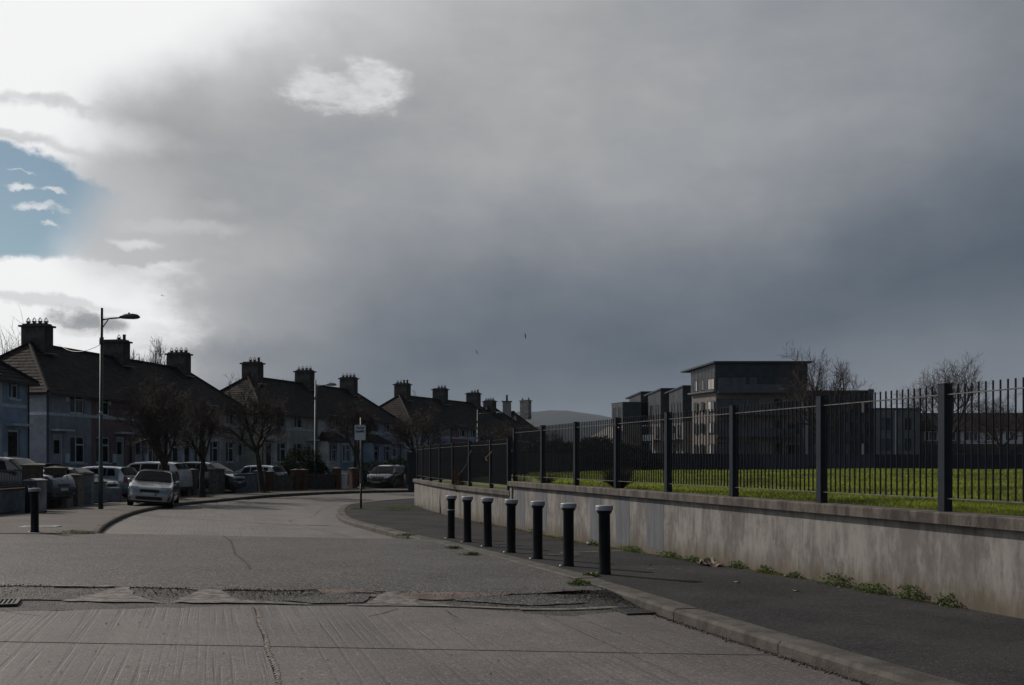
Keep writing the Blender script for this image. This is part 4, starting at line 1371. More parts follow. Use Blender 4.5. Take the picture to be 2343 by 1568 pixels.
    if hipR: Fc += [(1, 5, 2), (7, 8, 11), (1, 7, 11, 5)]
    else: Fc += [(2, 1, 7, 8), (5, 2, 8, 11)]
    rf = MB().add(V, Fc).build('roof', M_TILE, t)
    tm = MB()
    tiles_on(tm, V[0], V[1], V[3], V[2], 12)
    if hipL: tiles_on(tm, V[4], V[0], Vector(V[3]) + Vector((0, .05, 0)), Vector(V[3]) - Vector((0, .05, 0)), 12)
    tm.build('roof_tiles', M_TILE, rf, kind='stuff')
    rg = MB().tube([(xl1, yr, zr + .02), (xr1, yr, zr + .02)], .11, 6)
    if hipL: rg.tube([(xl0, -ov, zo + .05), (xl1, yr, zr + .04)], .09, 6).tube([(xl0, depth + ov, zo + .05), (xl1, yr, zr + .04)], .09, 6)
    if hipR: rg.tube([(xr0, -ov, zo + .05), (xr1, yr, zr + .04)], .09, 6)
    rg.build('ridge_tiles', M_TILE, rf, kind='stuff')
    MB().box(xl0, xr0, -ov - .10, -ov - .005, zo - .12, zo + .01).build('gutter', M_PIPE, rf)
    if chim:
        chimney(t, chim[0], yr, ridge, tz, chim[1], mt=st.get('stack'))
    return t


def block(P0, tan, s0, names, cols, labels, ez, ridge, pots, w=3.95, depth=6.6, tz=9.4, styles=None, grp=''):
    """P0 is a chimney centre on the ridge; the row runs along (tan, 1)"""
    d = Vector((tan, 1)).normalized(); inn = Vector((-d.y, d.x))
    ang = math.atan2(d.y, d.x)
    F0 = Vector(P0) - inn * (depth / 2) + d * s0
    n = len(cols)
    for i in range(n):
        o = F0 + d * (w * i)
        ch = None
        if i % 2 == 0: ch = (w, pots[i // 2])
        house(None, i, n, w, ez, 0, ridge, depth, (o.x, o.y, 0), cols[i], labels[i], ch, hipL=3.3 if i == 0 else 0, hipR=3.3 if i == n - 1 else 0,
              style=(styles or {}).get(i, {}), ang=ang, tz=tz, group=grp)


block((-26.4, 58.4), .19, -4.0, None, ['grey', 'rust', 'mauve', 'pale', 'cream', 'beige'],
      ['grey end house nearest the tall street lamp, first of the nearest long terrace', 'rusty brown house second in the nearest long terrace',
       'mauve grey house third in the nearest long terrace, behind a bare tree', 'pale house fourth in the nearest long terrace, behind the white car',
       'cream house fifth in the nearest long terrace', 'beige end house, last of the nearest long terrace'],
      5.36, 8.04, [(1, 3, 3, 3), (2, 1, 0, 0), (1, 3, 3, 1)], grp='houses of the nearest long terrace',
      styles={0: {'surround': False, 'door': M_DOORW}, 1: {'door': M_DOORW}, 4: {'door': M_DOORD, 'canopy': False}, 5: {'frame': M_PVC}, 3: {'surround': True}})
block((-20.0, 81.0), .34, -4.0, None, ['cream', 'beige', 'white', 'bluegrey', 'blue', 'lilac'],
      ['cream end house first in the second terrace, behind a bare tree', 'beige house second in the second terrace',
       'white house with tiled porch roof, third in the second terrace', 'blue grey house behind the round evergreen bush',
       'blue house with dark tiled porch, behind the pale street lamp', 'lilac grey end house, last of the second terrace'],
      5.3, 8.0, [(2, 3, 3, 0), (1, 3, 3, 1), (3, 3, 3, 3)], grp='houses of the second terrace',
      styles={2: {'porch': True}, 4: {'porch': True, 'net': 1}, 3: {'surround': True, 'canopy': False}, 5: {'small': True}})
block((-10.8, 103.7), .45, -4.0, None, ['pale', 'lilac', 'rust', 'blue', 'cream', 'grey'],
      ['pale end house first in the farthest full terrace, behind the dark people carrier', 'lilac house second in the farthest full terrace',
       'rusty house third in the farthest full terrace', 'blue house with a small gabled porch in the farthest full terrace',
       'cream house with dark window in the farthest full terrace', 'grey end house, last of the farthest full terrace'],
      5.2, 7.95, [(2, 2, 1, 1), (3, 3, 3, 0), (2, 3, 1, 0)], grp='houses of the farthest full terrace',
      styles={3: {'gable': True, 'canopy': False}, 4: {'surround': True, 'frame': M_PIPE}, 0: {'small': True}})
block((-2.7, 128.5), .75, -4.0, None, ['grey', 'rust'],
      ['grey half of the distant pair of houses beyond the terraces', 'rusty half of the distant pair of houses beyond the terraces'],
      5.2, 8.1, [(1, 3, 1, 1)], grp='distant pair of houses', tz=9.1)
block((.75, 148.5), .75, -4.0, None, ['white'],
      ['distant white house with a tall tapered chimney beside the hill'],
      5.2, 8.4, [(2, 3)], grp='distant houses', tz=10.4, w=6, styles={0: {'stack': mat('weathered pale stack', (.30, .30, .30), .9, .2, 3)}})
# slim white stack of the house behind, red pot on top
sl = thing('chimney_stack', 'slim pale chimney stack with one red pot beyond the distant pair', 'chimney', (-.66, 136, 7.0))
MB().cbox(0, 0, -1.2, 1.1, .7, 3.3).build('stack', mat('pale stack', (.25, .26, .27), .85, .15, 3), sl)
MB().cbox(0, 0, 2.12, 1.35, .95, .12).build('cap', M_STACK, sl)
MB().lathe([(.14, 0), (.12, .7), (.14, .72), (.14, .8)], 10, (0, 0, 2.24)).build('chimney_pot', M_POT, sl, True)

# end house of the row nearest the camera, seen cut by the left edge
d = Vector((.13, 1)).normalized()
house(None, 0, 1, 9.0, 5.36, 0, 7.9, 6.6, (-21.9 - d.x * 9, 47.4 - d.y * 9, 0), 'blue',
      'blue grey house cut by the left edge, with white window surrounds', None, hipL=0, hipR=3.3,
      style={'surround': True, 'mir': True, 'small': True}, ang=math.atan2(d.y, d.x), group=None)

# ------------------------------------------------------------------ garden walls, piers, gates along the left boundary
GW = {
    'dark': mat('dark pebble dash', (.075, .068, .064), .9, .25, 8, .8, 50), 'light': mat('buff dashed wall', (.185, .165, .145), .9, .2, 7, .8, 50),
    'blue': mat('blue grey painted wall', (.17, .205, .24), .85, .15, 4, .4, 40), 'brick': M_BRICKY,
    'mid': mat('grey dashed wall', (.125, .118, .112), .9, .25, 8, .8, 50)}


def bpt(y):
    xs = [p[0] for p in BOUND[2:]]; yy = [p[1] for p in BOUND[2:]]
    return float(np.interp(y, yy, xs))


def pier(y, h, k, label, w=.42, cap=True):
    x = bpt(y)
    t = thing('gate_pier', label, 'gate pier', (x, y, surf(x, y)), math.atan2(1, (bpt(y + .5) - bpt(y - .5))) - math.pi / 2, 'gate piers of the front gardens')
    MB().cbox(0, 0, -.2, w, w, h + .2).build('shaft', GW[k], t)
    if cap:
        MB().add([(-w / 2 - .05, -w / 2 - .05, h), (w / 2 + .05, -w / 2 - .05, h), (w / 2 + .05, w / 2 + .05, h), (-w / 2 - .05, w / 2 + .05, h),
                  (-w / 2 - .05, -w / 2 - .05, h + .06), (w / 2 + .05, -w / 2 - .05, h + .06), (w / 2 + .05, w / 2 + .05, h + .06), (-w / 2 - .05, w / 2 + .05, h + .06), (0, 0, h + .13)],
                 [(3, 2, 1, 0), (0, 1, 5, 4), (1, 2, 6, 5), (2, 3, 7, 6), (3, 0, 4, 7), (4, 5, 8), (5, 6, 8), (6, 7, 8), (7, 4, 8)]).build('cap', M_KERB, t)


def gwall(y0, y1, h, k, label, rail=False, cop=None):
    t = thing('garden_wall', label, 'garden wall', (bpt((y0 + y1) / 2), (y0 + y1) / 2, surf(bpt(y0), (y0 + y1) / 2)))
    ym = (y0 + y1) / 2; xm = bpt(ym)
    a, b = Vector((bpt(y0) - xm, y0 - ym, 0)), Vector((bpt(y1) - xm, y1 - ym, 0))
    MB().beam(a + Vector((0, 0, h / 2 - .12)), b + Vector((0, 0, h / 2 - .12)), .22, h + .24).build('wall', GW[k], t)
    MB().beam(a + Vector((0, 0, h + .03)), b + Vector((0, 0, h + .03)), .30, .06).build('coping', GW[cop] if cop else M_KERB, t)
    if rail:
        f = MB(); f.beam(a + Vector((0, 0, h + .62)), b + Vector((0, 0, h + .62)), .04, .04).beam(a + Vector((0, 0, h + .12)), b + Vector((0, 0, h + .12)), .03, .03)
        f.build('top_rail', M_BLACK, t)
        n = int((b - a).length / .13)
        for i in range(n):
            p = a.lerp(b, (i + .5) / n)
            MB().beam(p + Vector((0, 0, h + .06)), p + Vector((0, 0, h + .68)), .018, .018).build('upright', M_BLACK, t)
    return t


gwall(24.6, 30.9, .75, 'light', 'near pale garden wall cut by the left edge')
BOUNDN = BOUND
pier(31.3, .95, 'light', 'pale pier cut by the left edge')
gwall(31.6, 34.9, .72, 'blue', 'grey garden wall with brick coping and black railings behind the blue cabinet', True, 'brick')
pier(35.6, 1.50, 'dark', 'dark pier just behind the blue cabinet', .55)
pier(38.6, 1.42, 'dark', 'tall dark pier to the right of the first parked car', .62)
gwall(39.0, 40.6, .85, 'light', 'short buff wall left of the tall street lamp')
pier(41.0, 1.15, 'light', 'buff pier just left of the tall street lamp', .5)
gwall(41.4, 42.2, 1.05, 'light', 'stub of buff wall behind the tall street lamp')
pier(42.9, 1.2, 'blue', 'blue grey pier just right of the tall street lamp', .55)
pier(44.7, .85, 'blue', 'low blue grey pier two gates right of the tall street lamp', .4)
pier(46.3, .62, 'blue', 'knee high pale block before the silver car', .5, False)
pier(51.6, 1.3, 'mid', 'broad grey pier right of the silver car', .7)
gwall(52.1, 53.6, 1.0, 'dark', 'low dark wall behind the second bare street tree')
pier(53.9, 1.1, 'mid', 'grey pier right behind the second bare street tree')
pier(55.3, 1.3, 'mid', 'left one of the two grey piers before the dark parked car', .42)
pier(56.2, 1.3, 'mid', 'right one of the two grey piers before the dark parked car', .42)
pier(58.6, 1.3, 'mid', 'square grey pier left of the third bare street tree', .62)
gwall(60.2, 62.2, 1.0, 'blue', 'pale blue wall right of the third bare street tree')
pier(62.5, 1.15, 'blue', 'pale blue pier right of the third bare street tree', .5)
pier(63.3, 1.1, 'brick', 'brick pier beside the pale blue pier')
gwall(63.6, 65.3, .85, 'mid', 'low grey wall left of the round bush')
pier(65.6, 1.2, 'brick', 'left brick pier before the round bush')
pier(66.3, 1.2, 'brick', 'right brick pier before the round bush')
gwall(66.8, 69.0, .9, 'dark', 'dark wall under the round bush')
pier(69.3, 1.3, 'brick', 'brick pier left of the pale meter box')
pier(70.5, 1.3, 'brick', 'brick pier right of the pale meter box')
gwall(73.5, 79.0, .9, 'mid', 'grey wall behind the dark people carrier')
mbx = thing('meter_box', 'pale box standing between two brick piers', 'meter box', (bpt(69.9) + .05, 69.8, surf(-11, 70)))
MB().cbox(0, 0, 0, .5, .35, .95).cbox(0, 0, .952, .56, .4, .05).build('box', M_TRIM, mbx)
gt = thing('iron_gate', 'black iron garden gate left of the dark people carrier', 'gate', (bpt(72), 72, surf(-9, 72)), math.atan2(1, .85))
MB().box(-1.3, 1.3, -.02, .02, .12, .16).box(-1.3, 1.3, -.02, .02, 1.0, 1.04).build('frame', M_BLACK, gt)
for i in range(19):
    x = -1.28 + i * 2.56 / 18
    MB().box(x - .012, x + .012, -.012, .012, .05, 1.12 + .1 * math.sin(i * .6)).build('bar', M_BLACK, gt)
ww = thing('garden_wall', 'white side wall behind the black iron gate', 'garden wall', (-12.5, 76.5, surf(-12, 76)), R(20))
MB().box(-1.6, 1.4, -.1, .1, -.2, 1.1).build('wall', M_TRIM, ww)
# ------------------------------------------------------------------ cars
OUT = {
    'hatch': [(-.5, .36), (-.495, .60), (-.465, .70), (-.40, .93), (-.33, .975), (-.15, 1.0), (.02, .985), (.10, .95), (.265, .665), (.36, .62), (.45, .555), (.492, .45), (.5, .34)],
    'saloonish': [(-.5, .36), (-.495, .62), (-.455, .72), (-.37, .94), (-.28, .985), (-.10, 1.0), (.04, .985), (.10, .955), (.255, .675), (.36, .625), (.455, .55), (.493, .44), (.5, .32)],
    'mpv': [(-.5, .34), (-.497, .62), (-.475, .86), (-.44, .955), (-.36, .985), (-.1, 1.0), (.06, .985), (.13, .94), (.315, .64), (.40, .59), (.465, .51), (.494, .42), (.5, .32)],
    'suv': [(-.5, .38), (-.495, .62), (-.47, .78), (-.43, .93), (-.36, .975), (-.1, 1.0), (.05, .985), (.11, .95), (.25, .70), (.36, .665), (.45, .60), (.49, .50), (.5, .36)],
    'estate': [(-.5, .40), (-.497, .65), (-.48, .86), (-.455, .97), (-.38, .99), (-.1, 1.0), (.02, .985), (.08, .94), (.24, .68), (.36, .64), (.45, .575), (.492, .46), (.5, .36)]}


def paint(name, col, metal=.5, rough=.28):
    return mat('car paint ' + name, col, rough, .04, 2, metal=metal, coat=1.0, spec=.5)


def car(label, loc, rz, L, W, H, kind, pm, group=None, wr=.31, clear=.2, name='parked_car', tail=True):
    t = thing(name, label, 'car', loc, rz, group)
    out = OUT[kind]
    ox = [p[0] * L for p in out]; oz = [p[1] * H for p in out]
    xs = sorted(set([round(v, 3) for v in ox] + [round(v, 3) for v in np.linspace(-L / 2, L / 2, 30)]))
    belt0 = .64 * H

    def sec(x):
        zc = float(np.interp(x, ox, oz))
        e = abs(x) / (L / 2)
        w = W / 2 * (1 - .16 * max(0, (e - .72) / .28) ** 2.2)
        zb = min(zc - .015, belt0 + .03 * H * (-x / (L / 2)))
        k = max(0, min(1, (zc - zb) / (H - belt0)))
        wt = w * (.97 - .24 * k)
        z0 = clear + .06 * max(0, (e - .8) / .2)
        zr = zc - .055 * k - .012
        return [(0, z0), (w * .90, z0), (w * .985, z0 + .10), (w, z0 + .28), (w * .995, (z0 + .28) * .45 + zb * .55), (w * .965, zb), (wt, zr), (wt * .86, zc - .012 * k - .003), (wt * .45, zc), (0, zc)]
    n = 10
    V = []; F = []
    for x in xs:
        s = sec(x)
        V += [(x, y, z) for y, z in s] + [(x, -y, z) for y, z in s[-2:0:-1]]
    m_ = 2 * n - 2
    for i in range(len(xs) - 1):
        for k in range(m_):
            k2 = (k + 1) % m_
            F.append((i * m_ + k, i * m_ + k2, (i + 1) * m_ + k2, (i + 1) * m_ + k))
    F.append(tuple(range(m_))); F.append(tuple((len(xs) - 1) * m_ + k for k in reversed(range(m_))))
    me = MB().add(V, F)
    bo = me.build('body', pm, t, smooth=True)
    es = bo.modifiers.new('edges', 'EDGE_SPLIT'); es.split_angle = R(38)

    def pt(x, v, side=1, off=0.0):
        s = sec(x); i = min(n - 2, int(v)); f = v - i
        y = s[i][0] * (1 - f) + s[i + 1][0] * f; z = s[i][1] * (1 - f) + s[i + 1][1] * f
        return Vector((x, y * side, z))

    def patch(name, xa, xb, va, vb, side, mt, off=.014, nx=6, nv=4, parent=None, slant=(0, 0)):
        P = []
        for j in range(nv + 1):
            v = va + (vb - va) * j / nv
            for i in range(nx + 1):
                f = i / nx
                g_ = j / nv
                x = xa + slant[0] * g_ + (xb + slant[1] * g_ - xa - slant[0] * g_) * f
                e = .02
                p = pt(x, v, side)
                dx = pt(min(x + e, L / 2), v, side) - pt(max(x - e, -L / 2), v, side)
                dv = pt(x, min(v + .1, n - 1.001), side) - pt(x, v - .1, side)
                nn = dx.cross(dv)
                if nn.length < 1e-9: nn = Vector((0, side, 0))
                nn.normalize()
                c = Vector((0, 0, H * .5))
                if nn.dot(p - c) < 0: nn = -nn
                P.append(p + nn * off)
        w_ = nx + 1
        Fq = [(j * w_ + i, j * w_ + i + 1, (j + 1) * w_ + i + 1, (j + 1) * w_ + i) for j in range(nv) for i in range(nx)]
        return MB().add(P, Fq).build(name, mt, parent or t, smooth=True)
    # glass
    wsb = {'hatch': .265, 'saloonish': .255, 'mpv': .315, 'suv': .25, 'estate': .24}[kind]; wst = {'hatch': .10, 'saloonish': .10, 'mpv': .13, 'suv': .11, 'estate': .08}[kind]

    def across(name, xa, xb, mt):
        P = []; nx, nv = 5, 10
        for i in range(nx + 1):
            x = xa + (xb - xa) * i / nx
            s = sec(x); wv = s[6][0] * .93; lift = .022
            for j in range(nv + 1):
                u = -1 + 2 * j / nv
                P.append((x + .012 * (1 if xa > 0 else -1), wv * u, float(np.interp(abs(wv * u), [s[9][0], s[8][0], s[7][0], s[6][0]], [s[9][1], s[8][1], s[7][1], s[6][1]])) + lift))
        w_ = nv + 1
        return MB().add(P, [(i * w_ + j, i * w_ + j + 1, (i + 1) * w_ + j + 1, (i + 1) * w_ + j) for i in range(nx) for j in range(nv)]).build(name, mt, t, smooth=True)
    across('windscreen', wsb * L - .05, wst * L + .02, M_CGLASS)
    rear = {'hatch': (-.462, -.40), 'saloonish': (-.45, -.375), 'mpv': (-.478, -.445), 'suv': (-.472, -.432), 'estate': (-.482, -.457)}[kind]
    across('rear_window', rear[0] * L, rear[1] * L, M_CGLASS)
    xr = {'hatch': -.36, 'saloonish': -.34, 'mpv': -.44, 'suv': -.40, 'estate': -.44}[kind] * L
    xf = (wst + .03) * L
    mid = -.03 * L; m2 = -.25 * L
    for s in (1, -1):
        patch('side_window', mid + .03, xf, 5.12, 5.88, s, M_CGLASS, slant=(0, -.08 * L * .6))
        patch('side_window', m2 + .03, mid - .03, 5.12, 5.88, s, M_CGLASS)
        patch('side_window', xr + .02, m2 - .03, 5.14, 5.85, s, M_CGLASS, slant=(.10, 0))
        patch('side_trim', -.30 * L, .28 * L, 2.95, 3.15, s, M_BLACK, off=.006, nv=1)
        patch('tail_light', -.497 * L, -.455 * L, 3.9, 5.35, s, M_RED, off=.010)
        # mirror
        ym = s * (W / 2 + .06)
        MB().tube([(wsb * L * .72, ym - s * .10, belt0 + .05), (wsb * L * .72, ym + s * .02, belt0 + .07), (wsb * L * .72, ym + s * .09, belt0 + .07)], [.05, .085, .05], 8).build('wing_mirror', pm, t, smooth=True)
    # headlights and badge on the nose
    def nosepatch(name, xa, xb, ua, ub, mt, lift=.012):
        P = []
        for i in range(6):
            f = i / 5
            for j in range(6):
                q = j / 5
                x = xa + (xb - xa) * f
                s_ = sec(x); wv = s_[5][0] * (ua + (ub - ua) * q)
                if ua * ub > 0: x = x - .06 * q
                s_ = sec(x)
                P.append((x + lift, wv, float(np.interp(abs(wv), [s_[9][0], s_[8][0], s_[7][0], s_[6][0], s_[5][0]], [s_[9][1], s_[8][1], s_[7][1], s_[6][1], s_[5][1]])) + lift * .6))
        return MB().add(P, [(i * 6 + j, i * 6 + j + 1, (i + 1) * 6 + j + 1, (i + 1) * 6 + j) for i in range(5) for j in range(5)]).build(name, mt, t, smooth=True)
    for s in (1, -1):
        nosepatch('headlight', .452 * L, .489 * L, s * .54, s * .97, M_LENS)
    nosepatch('badge', .482 * L, .487 * L, -.06, .06, M_RIM, .018)
    # nose
    xn = L / 2
    zl = H * .30
    g_ = MB().box(xn - .10, xn - .002 + .012, -.50, .50, clear + .10, clear + .24); gr = g_.build('lower_grille', M_BLACK, t, bevel=.02)
    zt = float(np.interp(xn - .03, ox, oz))
    MB().box(xn - .12, xn + .004, -.36, .36, clear + .42, clear + .455).box(xn - .12, xn + .002, -.36, .36, clear + .48, clear + .515).build('grille', M_BLACK, t)
    for s in (1, -1):
        MB().box(xn - .14, xn - .01, s * .56 - .0, s * .56 + s * .20, clear + .12, clear + .22).build('fog_recess', M_BLACK, t)
    pln = MB().box(xn + .012, xn + .024, -.26, .26, clear + .275, clear + .385).build('number_plate', M_PLATE, t)
    MB().box(xn + .0245, xn + .027, .22, .259, clear + .276, clear + .384).build('plate_strip', M_EUBLUE, pln)
    pln = MB().box(-xn - .02, -xn - .004, -.26, .26, clear + .36, clear + .47).build('number_plate', M_PLATE, t)
    MB().box(-xn - .018, -xn + .1, -W * .40, W * .40, clear + .02, clear + .20).build('rear_bumper', M_BLACK, t, bevel=.02)
    # wheels
    tm = MB(); tm.lathe([(wr * .70, -.10), (wr * .95, -.10), (wr, -.07), (wr, .07), (wr * .95, .10), (wr * .70, .10)], 24)
    rot = Matrix.Rotation(R(90), 4, 'X')
    tm.v = [tuple(rot @ Vector(p)) for p in tm.v]
    tme = tm.mesh('tyre', M_RUBBER, True)
    rm = MB()
    rm.lathe([(wr * .68, -.02), (wr * .68, .02)], 20)
    for k in range(7):
        a = k * 2 * math.pi / 7
        rm.beam((math.cos(a) * .05, math.sin(a) * .05, .05), (math.cos(a) * wr * .64, math.sin(a) * wr * .64, .05), .045, .05)
    rm.lathe([(.07, .0), (.07, .075), (.04, .085)], 12)
    rot2 = Matrix.Rotation(R(-90), 4, 'X')
    rm.v = [tuple(rot2 @ Vector(p)) for p in rm.v]
    rme = rm.mesh('rim', M_RIM)
    for sx_ in (.305, -.30):
        for s in (1, -1):
            arch = MB()
            pts_ = [(sx_ * L + math.cos(a) * wr * 1.17, wr + math.sin(a) * wr * 1.17) for a in np.linspace(-.35, math.pi + .35, 18)]
            ya, yb = s * (W / 2 - .16), s * (W / 2 + .006)
            nn = len(pts_)
            arch.add([(x, ya, z) for x, z in pts_] + [(x, yb, z) for x, z in pts_], [tuple(range(nn)), tuple(reversed(range(nn, 2 * nn)))] + [(i, (i + 1) % nn, nn + (i + 1) % nn, nn + i) for i in range(nn)])
            arch.build('wheel_arch', M_BLACK, t)
            wh = inst('wheel', tme, t, (sx_ * L, s * (W / 2 - .085), wr))
            inst('rim', rme, wh, (0, s * .035, 0), 0, (1, s, 1))
    MB().box(-L * .46, L * .46, -W * .42, W * .42, clear - .03, clear + .02).build('underside', M_BLACK, t)
    return t


P_SILVER = paint('silver', (.40, .41, .42), .75, .24)
P_BLACK = paint('near black', (.008, .008, .011), .1, .25)
P_TEAL = paint('dark teal', (.028, .045, .060), .5, .25)
P_GREY = paint('grey', (.16, .18, .20), .6, .3)
P_WHITE = paint('white', (.46, .48, .50), .0, .3)
P_LBLUE = paint('silver blue', (.24, .30, .36), .6, .3)
P_GBLUE = paint('dull grey blue', (.10, .13, .17), .4, .35)
GC = 'cars parked in the front gardens'


def rcar(label, x, y, ang, *a, **k):
    z = k.pop('z', None)
    return car(label, (x, y, road_z(x, y) - .01 if z is None else z), R(ang), *a, **k)


# two wheels up on the kerb, so it leans a little towards the road
silver = rcar('silver car parked half on the kerb facing the camera, sun glinting on its edge', -14.75, 43.2, -77, 4.2, 1.70, 1.475, 'saloonish', P_SILVER, z=surf(-14.7, 43.2) - .055)
silver.rotation_euler[0] = -.075
rcar('dark people carrier parked at the bend, seen from the front', -8.9, 75.2, -101, 4.8, 1.88, 1.74, 'mpv', P_BLACK, wr=.34)


def gcar(label, xn, y, kind, pm, L, W, H, tail=False, wr=.31, ang=-8, clear=.2, z=None):
    a = R(ang)
    cx = xn - math.cos(a) * L / 2; cy = y - math.sin(a) * L / 2
    return car(label, (cx, cy, surf(cx, cy) + .06 if z is None else z), a + (math.pi if tail else 0), L, W, H, kind, pm, GC, wr, clear)


gcar('dark teal off-roader with its nose between two dark piers, cut by the left edge', -16.3, 38.2, 'suv', P_TEAL, 4.6, 1.84, 1.78, wr=.35, clear=.24, z=.0)
gcar('dull grey blue estate behind the first dark pier', -18.9, 43.6, 'estate', P_GBLUE, 4.6, 1.8, 1.65, True)
gcar('grey hatchback left of the tall street lamp', -18.0, 47.3, 'hatch', P_GREY, 4.1, 1.72, 1.5)
gcar('silver blue hatchback with red tail light, right of the tall street lamp', -17.9, 49.9, 'hatch', P_LBLUE, 4.2, 1.75, 1.55, True)
gcar('white off-roader seen behind the silver car, its tail to the street', -16.9, 54.4, 'suv', P_WHITE, 4.5, 1.84, 1.75, True, .35, clear=.24)
gcar('dark car with lit bonnet behind the two grey piers', -15.6, 60.2, 'mpv', P_TEAL, 4.5, 1.8, 1.72, ang=-14)
gcar('pale blue hatchback with red tail light behind the pale blue wall', -14.1, 64.6, 'hatch', P_LBLUE, 3.9, 1.7, 1.5, True, ang=-16)

# ------------------------------------------------------------------ trees
def tubes(segs, n):
    """segs: array (m, 8) p0 p1 r0 r1 -> vertices, quads"""
    S = np.asarray(segs, float)
    p0, p1, r0, r1 = S[:, :3], S[:, 3:6], S[:, 6], S[:, 7]
    d = p1 - p0; d /= (np.linalg.norm(d, axis=1, keepdims=True) + 1e-9)
    up = np.where(np.abs(d[:, 2:3]) < .9, np.array([[0, 0, 1.]]), np.array([[1., 0, 0]]))
    a = np.cross(d, up); a /= np.linalg.norm(a, axis=1, keepdims=True) + 1e-9
    b = np.cross(d, a)
    V = []
    for p, r in ((p0, r0), (p1, r1)):
        for k in range(n):
            t = 2 * math.pi * k / n
            V.append(p + (a * math.cos(t) + b * math.sin(t)) * r[:, None])
    V = np.stack(V, 1).reshape(-1, 3)
    i0 = np.arange(len(S)) * 2 * n
    F = []
    for k in range(n):
        k2 = (k + 1) % n
        F.append(np.stack([i0 + k, i0 + k2, i0 + n + k2, i0 + n + k], 1))
    return V, np.concatenate(F)


def bare_tree(name, label, cat, x, y, z, H, Wd, fork, seed, tr=.13, dens=1.0, mt_t=None, mt_c=None, group=None, up=.35, levels=4, twig=.0085, lean=0.0, spread=.95):
    r = random.Random(seed)
    big = []; small = []

    def rv(s): return Vector((r.gauss(0, s), r.gauss(0, s), r.gauss(0, s)))

    def grow(p, d, L, rad, lv):
        n = 4 if lv < levels - 1 else 2
        pts = [p]; dirs = [d]
        for i in range(n):
            d = (d + rv(.20 if lv else .10) + Vector((0, 0, up * .22))).normalized()
            pts.append(pts[-1] + d * L / n); dirs.append(d)
        rr = [rad * (1 - .62 * i / n) for i in range(n + 1)]
        for i in range(n):
            (big if lv < 2 else small).append((*pts[i], *pts[i + 1], rr[i], rr[i + 1]))
        if lv >= levels: return
        kids = {0: 6, 1: 6, 2: 5, 3: 5, 4: 4}[lv]
        kids = max(2, int(round(kids * (dens * .88 if lv > 0 else 1))))
        for k in range(kids):
            f = .28 + .72 * (k + r.random() * .8) / kids
            f = min(f, .999)
            i = int(f * n); q = pts[i].lerp(pts[i + 1], f * n - i)
            side = dirs[i + 1].cross(rv(1)).normalized()
            sp = spread * (.55 + .5 * r.random())
            nd = (dirs[i + 1] * math.cos(sp) + side * math.sin(sp)).normalized()
            if nd.z < -.15: nd.z *= .3
            grow(q, nd, L * (.60 + .22 * r.random()) * (1.0 - .25 * f), max(twig, rr[i] * .55), lv + 1)
    base = Vector((0, 0, -.15)); top = Vector((lean, lean * .3, fork))
    m_ = base.lerp(top, .5) + Vector((r.gauss(0, .05), r.gauss(0, .05), 0))
    trunk = [(*base, *m_, tr * 1.35, tr), (*m_, *top, tr, tr * .85)]
    L0 = (H - fork) * .55
    nl = 5
    for k in range(nl):
        a = 2 * math.pi * (k + r.random() * .6) / nl
        til = .55 + .55 * r.random() if k else .15
        grow(top - Vector((0, 0, .15 * r.random())), Vector((math.cos(a) * math.sin(til), math.sin(a) * math.sin(til), math.cos(til))), L0 * (.8 + .3 * r.random()), tr * .68, 0)
    B = np.array(big); S = np.array(small)
    zz = S[:, 5]; zt = np.percentile(zz, 99.7); rad = np.percentile(np.hypot(S[:, 3] - top.x, S[:, 4] - top.y), 86)
    kz = (H - fork) / max(.1, zt - fork); kr = (Wd / 2) / rad
    for A in (B, S):
        for c in (0, 3):
            A[:, c] = top.x + (A[:, c] - top.x) * kr; A[:, c + 1] = top.y + (A[:, c + 1] - top.y) * kr; A[:, c + 2] = fork + (A[:, c + 2] - fork) * kz
    t = thing(name, label, cat, (x, y, z), 0, group)
    Vt, Ft = tubes(np.array(trunk), 10)
    np_mesh('trunk', Vt, Ft, mt_t or M_BARK, t, smooth=True)
    V1, F1 = tubes(B, 6)
    np_mesh('limbs', V1, F1, mt_t or M_BARK, t, smooth=True)
    V2, F2 = tubes(S, 3)
    np_mesh('crown', V2, F2, mt_c or M_TWIG, t)
    return t


ST = 'bare street trees on the left pavement'
bare_tree('street_tree', 'wide bare tree with dark twigs behind the silver car', 'tree', -16.0, 48.3, surf(-16, 48), 6.0, 4.2, 1.7, 11, .16, 1.15, group=ST)
bare_tree('street_tree', 'smaller bare tree to the right of the silver car', 'tree', -15.6, 53.0, surf(-15.6, 53), 5.3, 3.1, 1.9, 12, .13, 1.0, group=ST, spread=.7, mt_c=M_TWIG)
bare_tree('street_tree', 'bare tree with leaning trunk before the second terrace', 'tree', -14.2, 59.9, surf(-14, 60), 6.6, 4.4, 2.4, 13, .15, 1.15, group=ST, lean=-.35)
bare_tree('street_tree', 'bare tree seen behind the RAMPS sign', 'tree', -9.75, 68.5, surf(-9.7, 68), 6.0, 3.4, 2.2, 14, .12, 1.1, group=ST, lean=-.35)
bare_tree('street_tree', 'bare tree above the dark people carrier', 'tree', -7.1, 79, surf(-7, 79), 6.4, 4.4, 2.2, 15, .14, 1.15, group=ST)
bare_tree('street_tree', 'farthest bare street tree, above the step in the wall', 'tree', -.9, 98, surf(-1, 98) - .1, 6.0, 5.4, 2.0, 16, .14, 1.15, group=ST)
bare_tree('garden_tree', 'tall pale bare tree behind the house cut by the left edge', 'tree', -36.5, 75, -.3, 12.6, 6.5, 3, 21, .2, .75, mt_c=M_TWIGP, up=.9, levels=3, twig=.014, spread=.6)
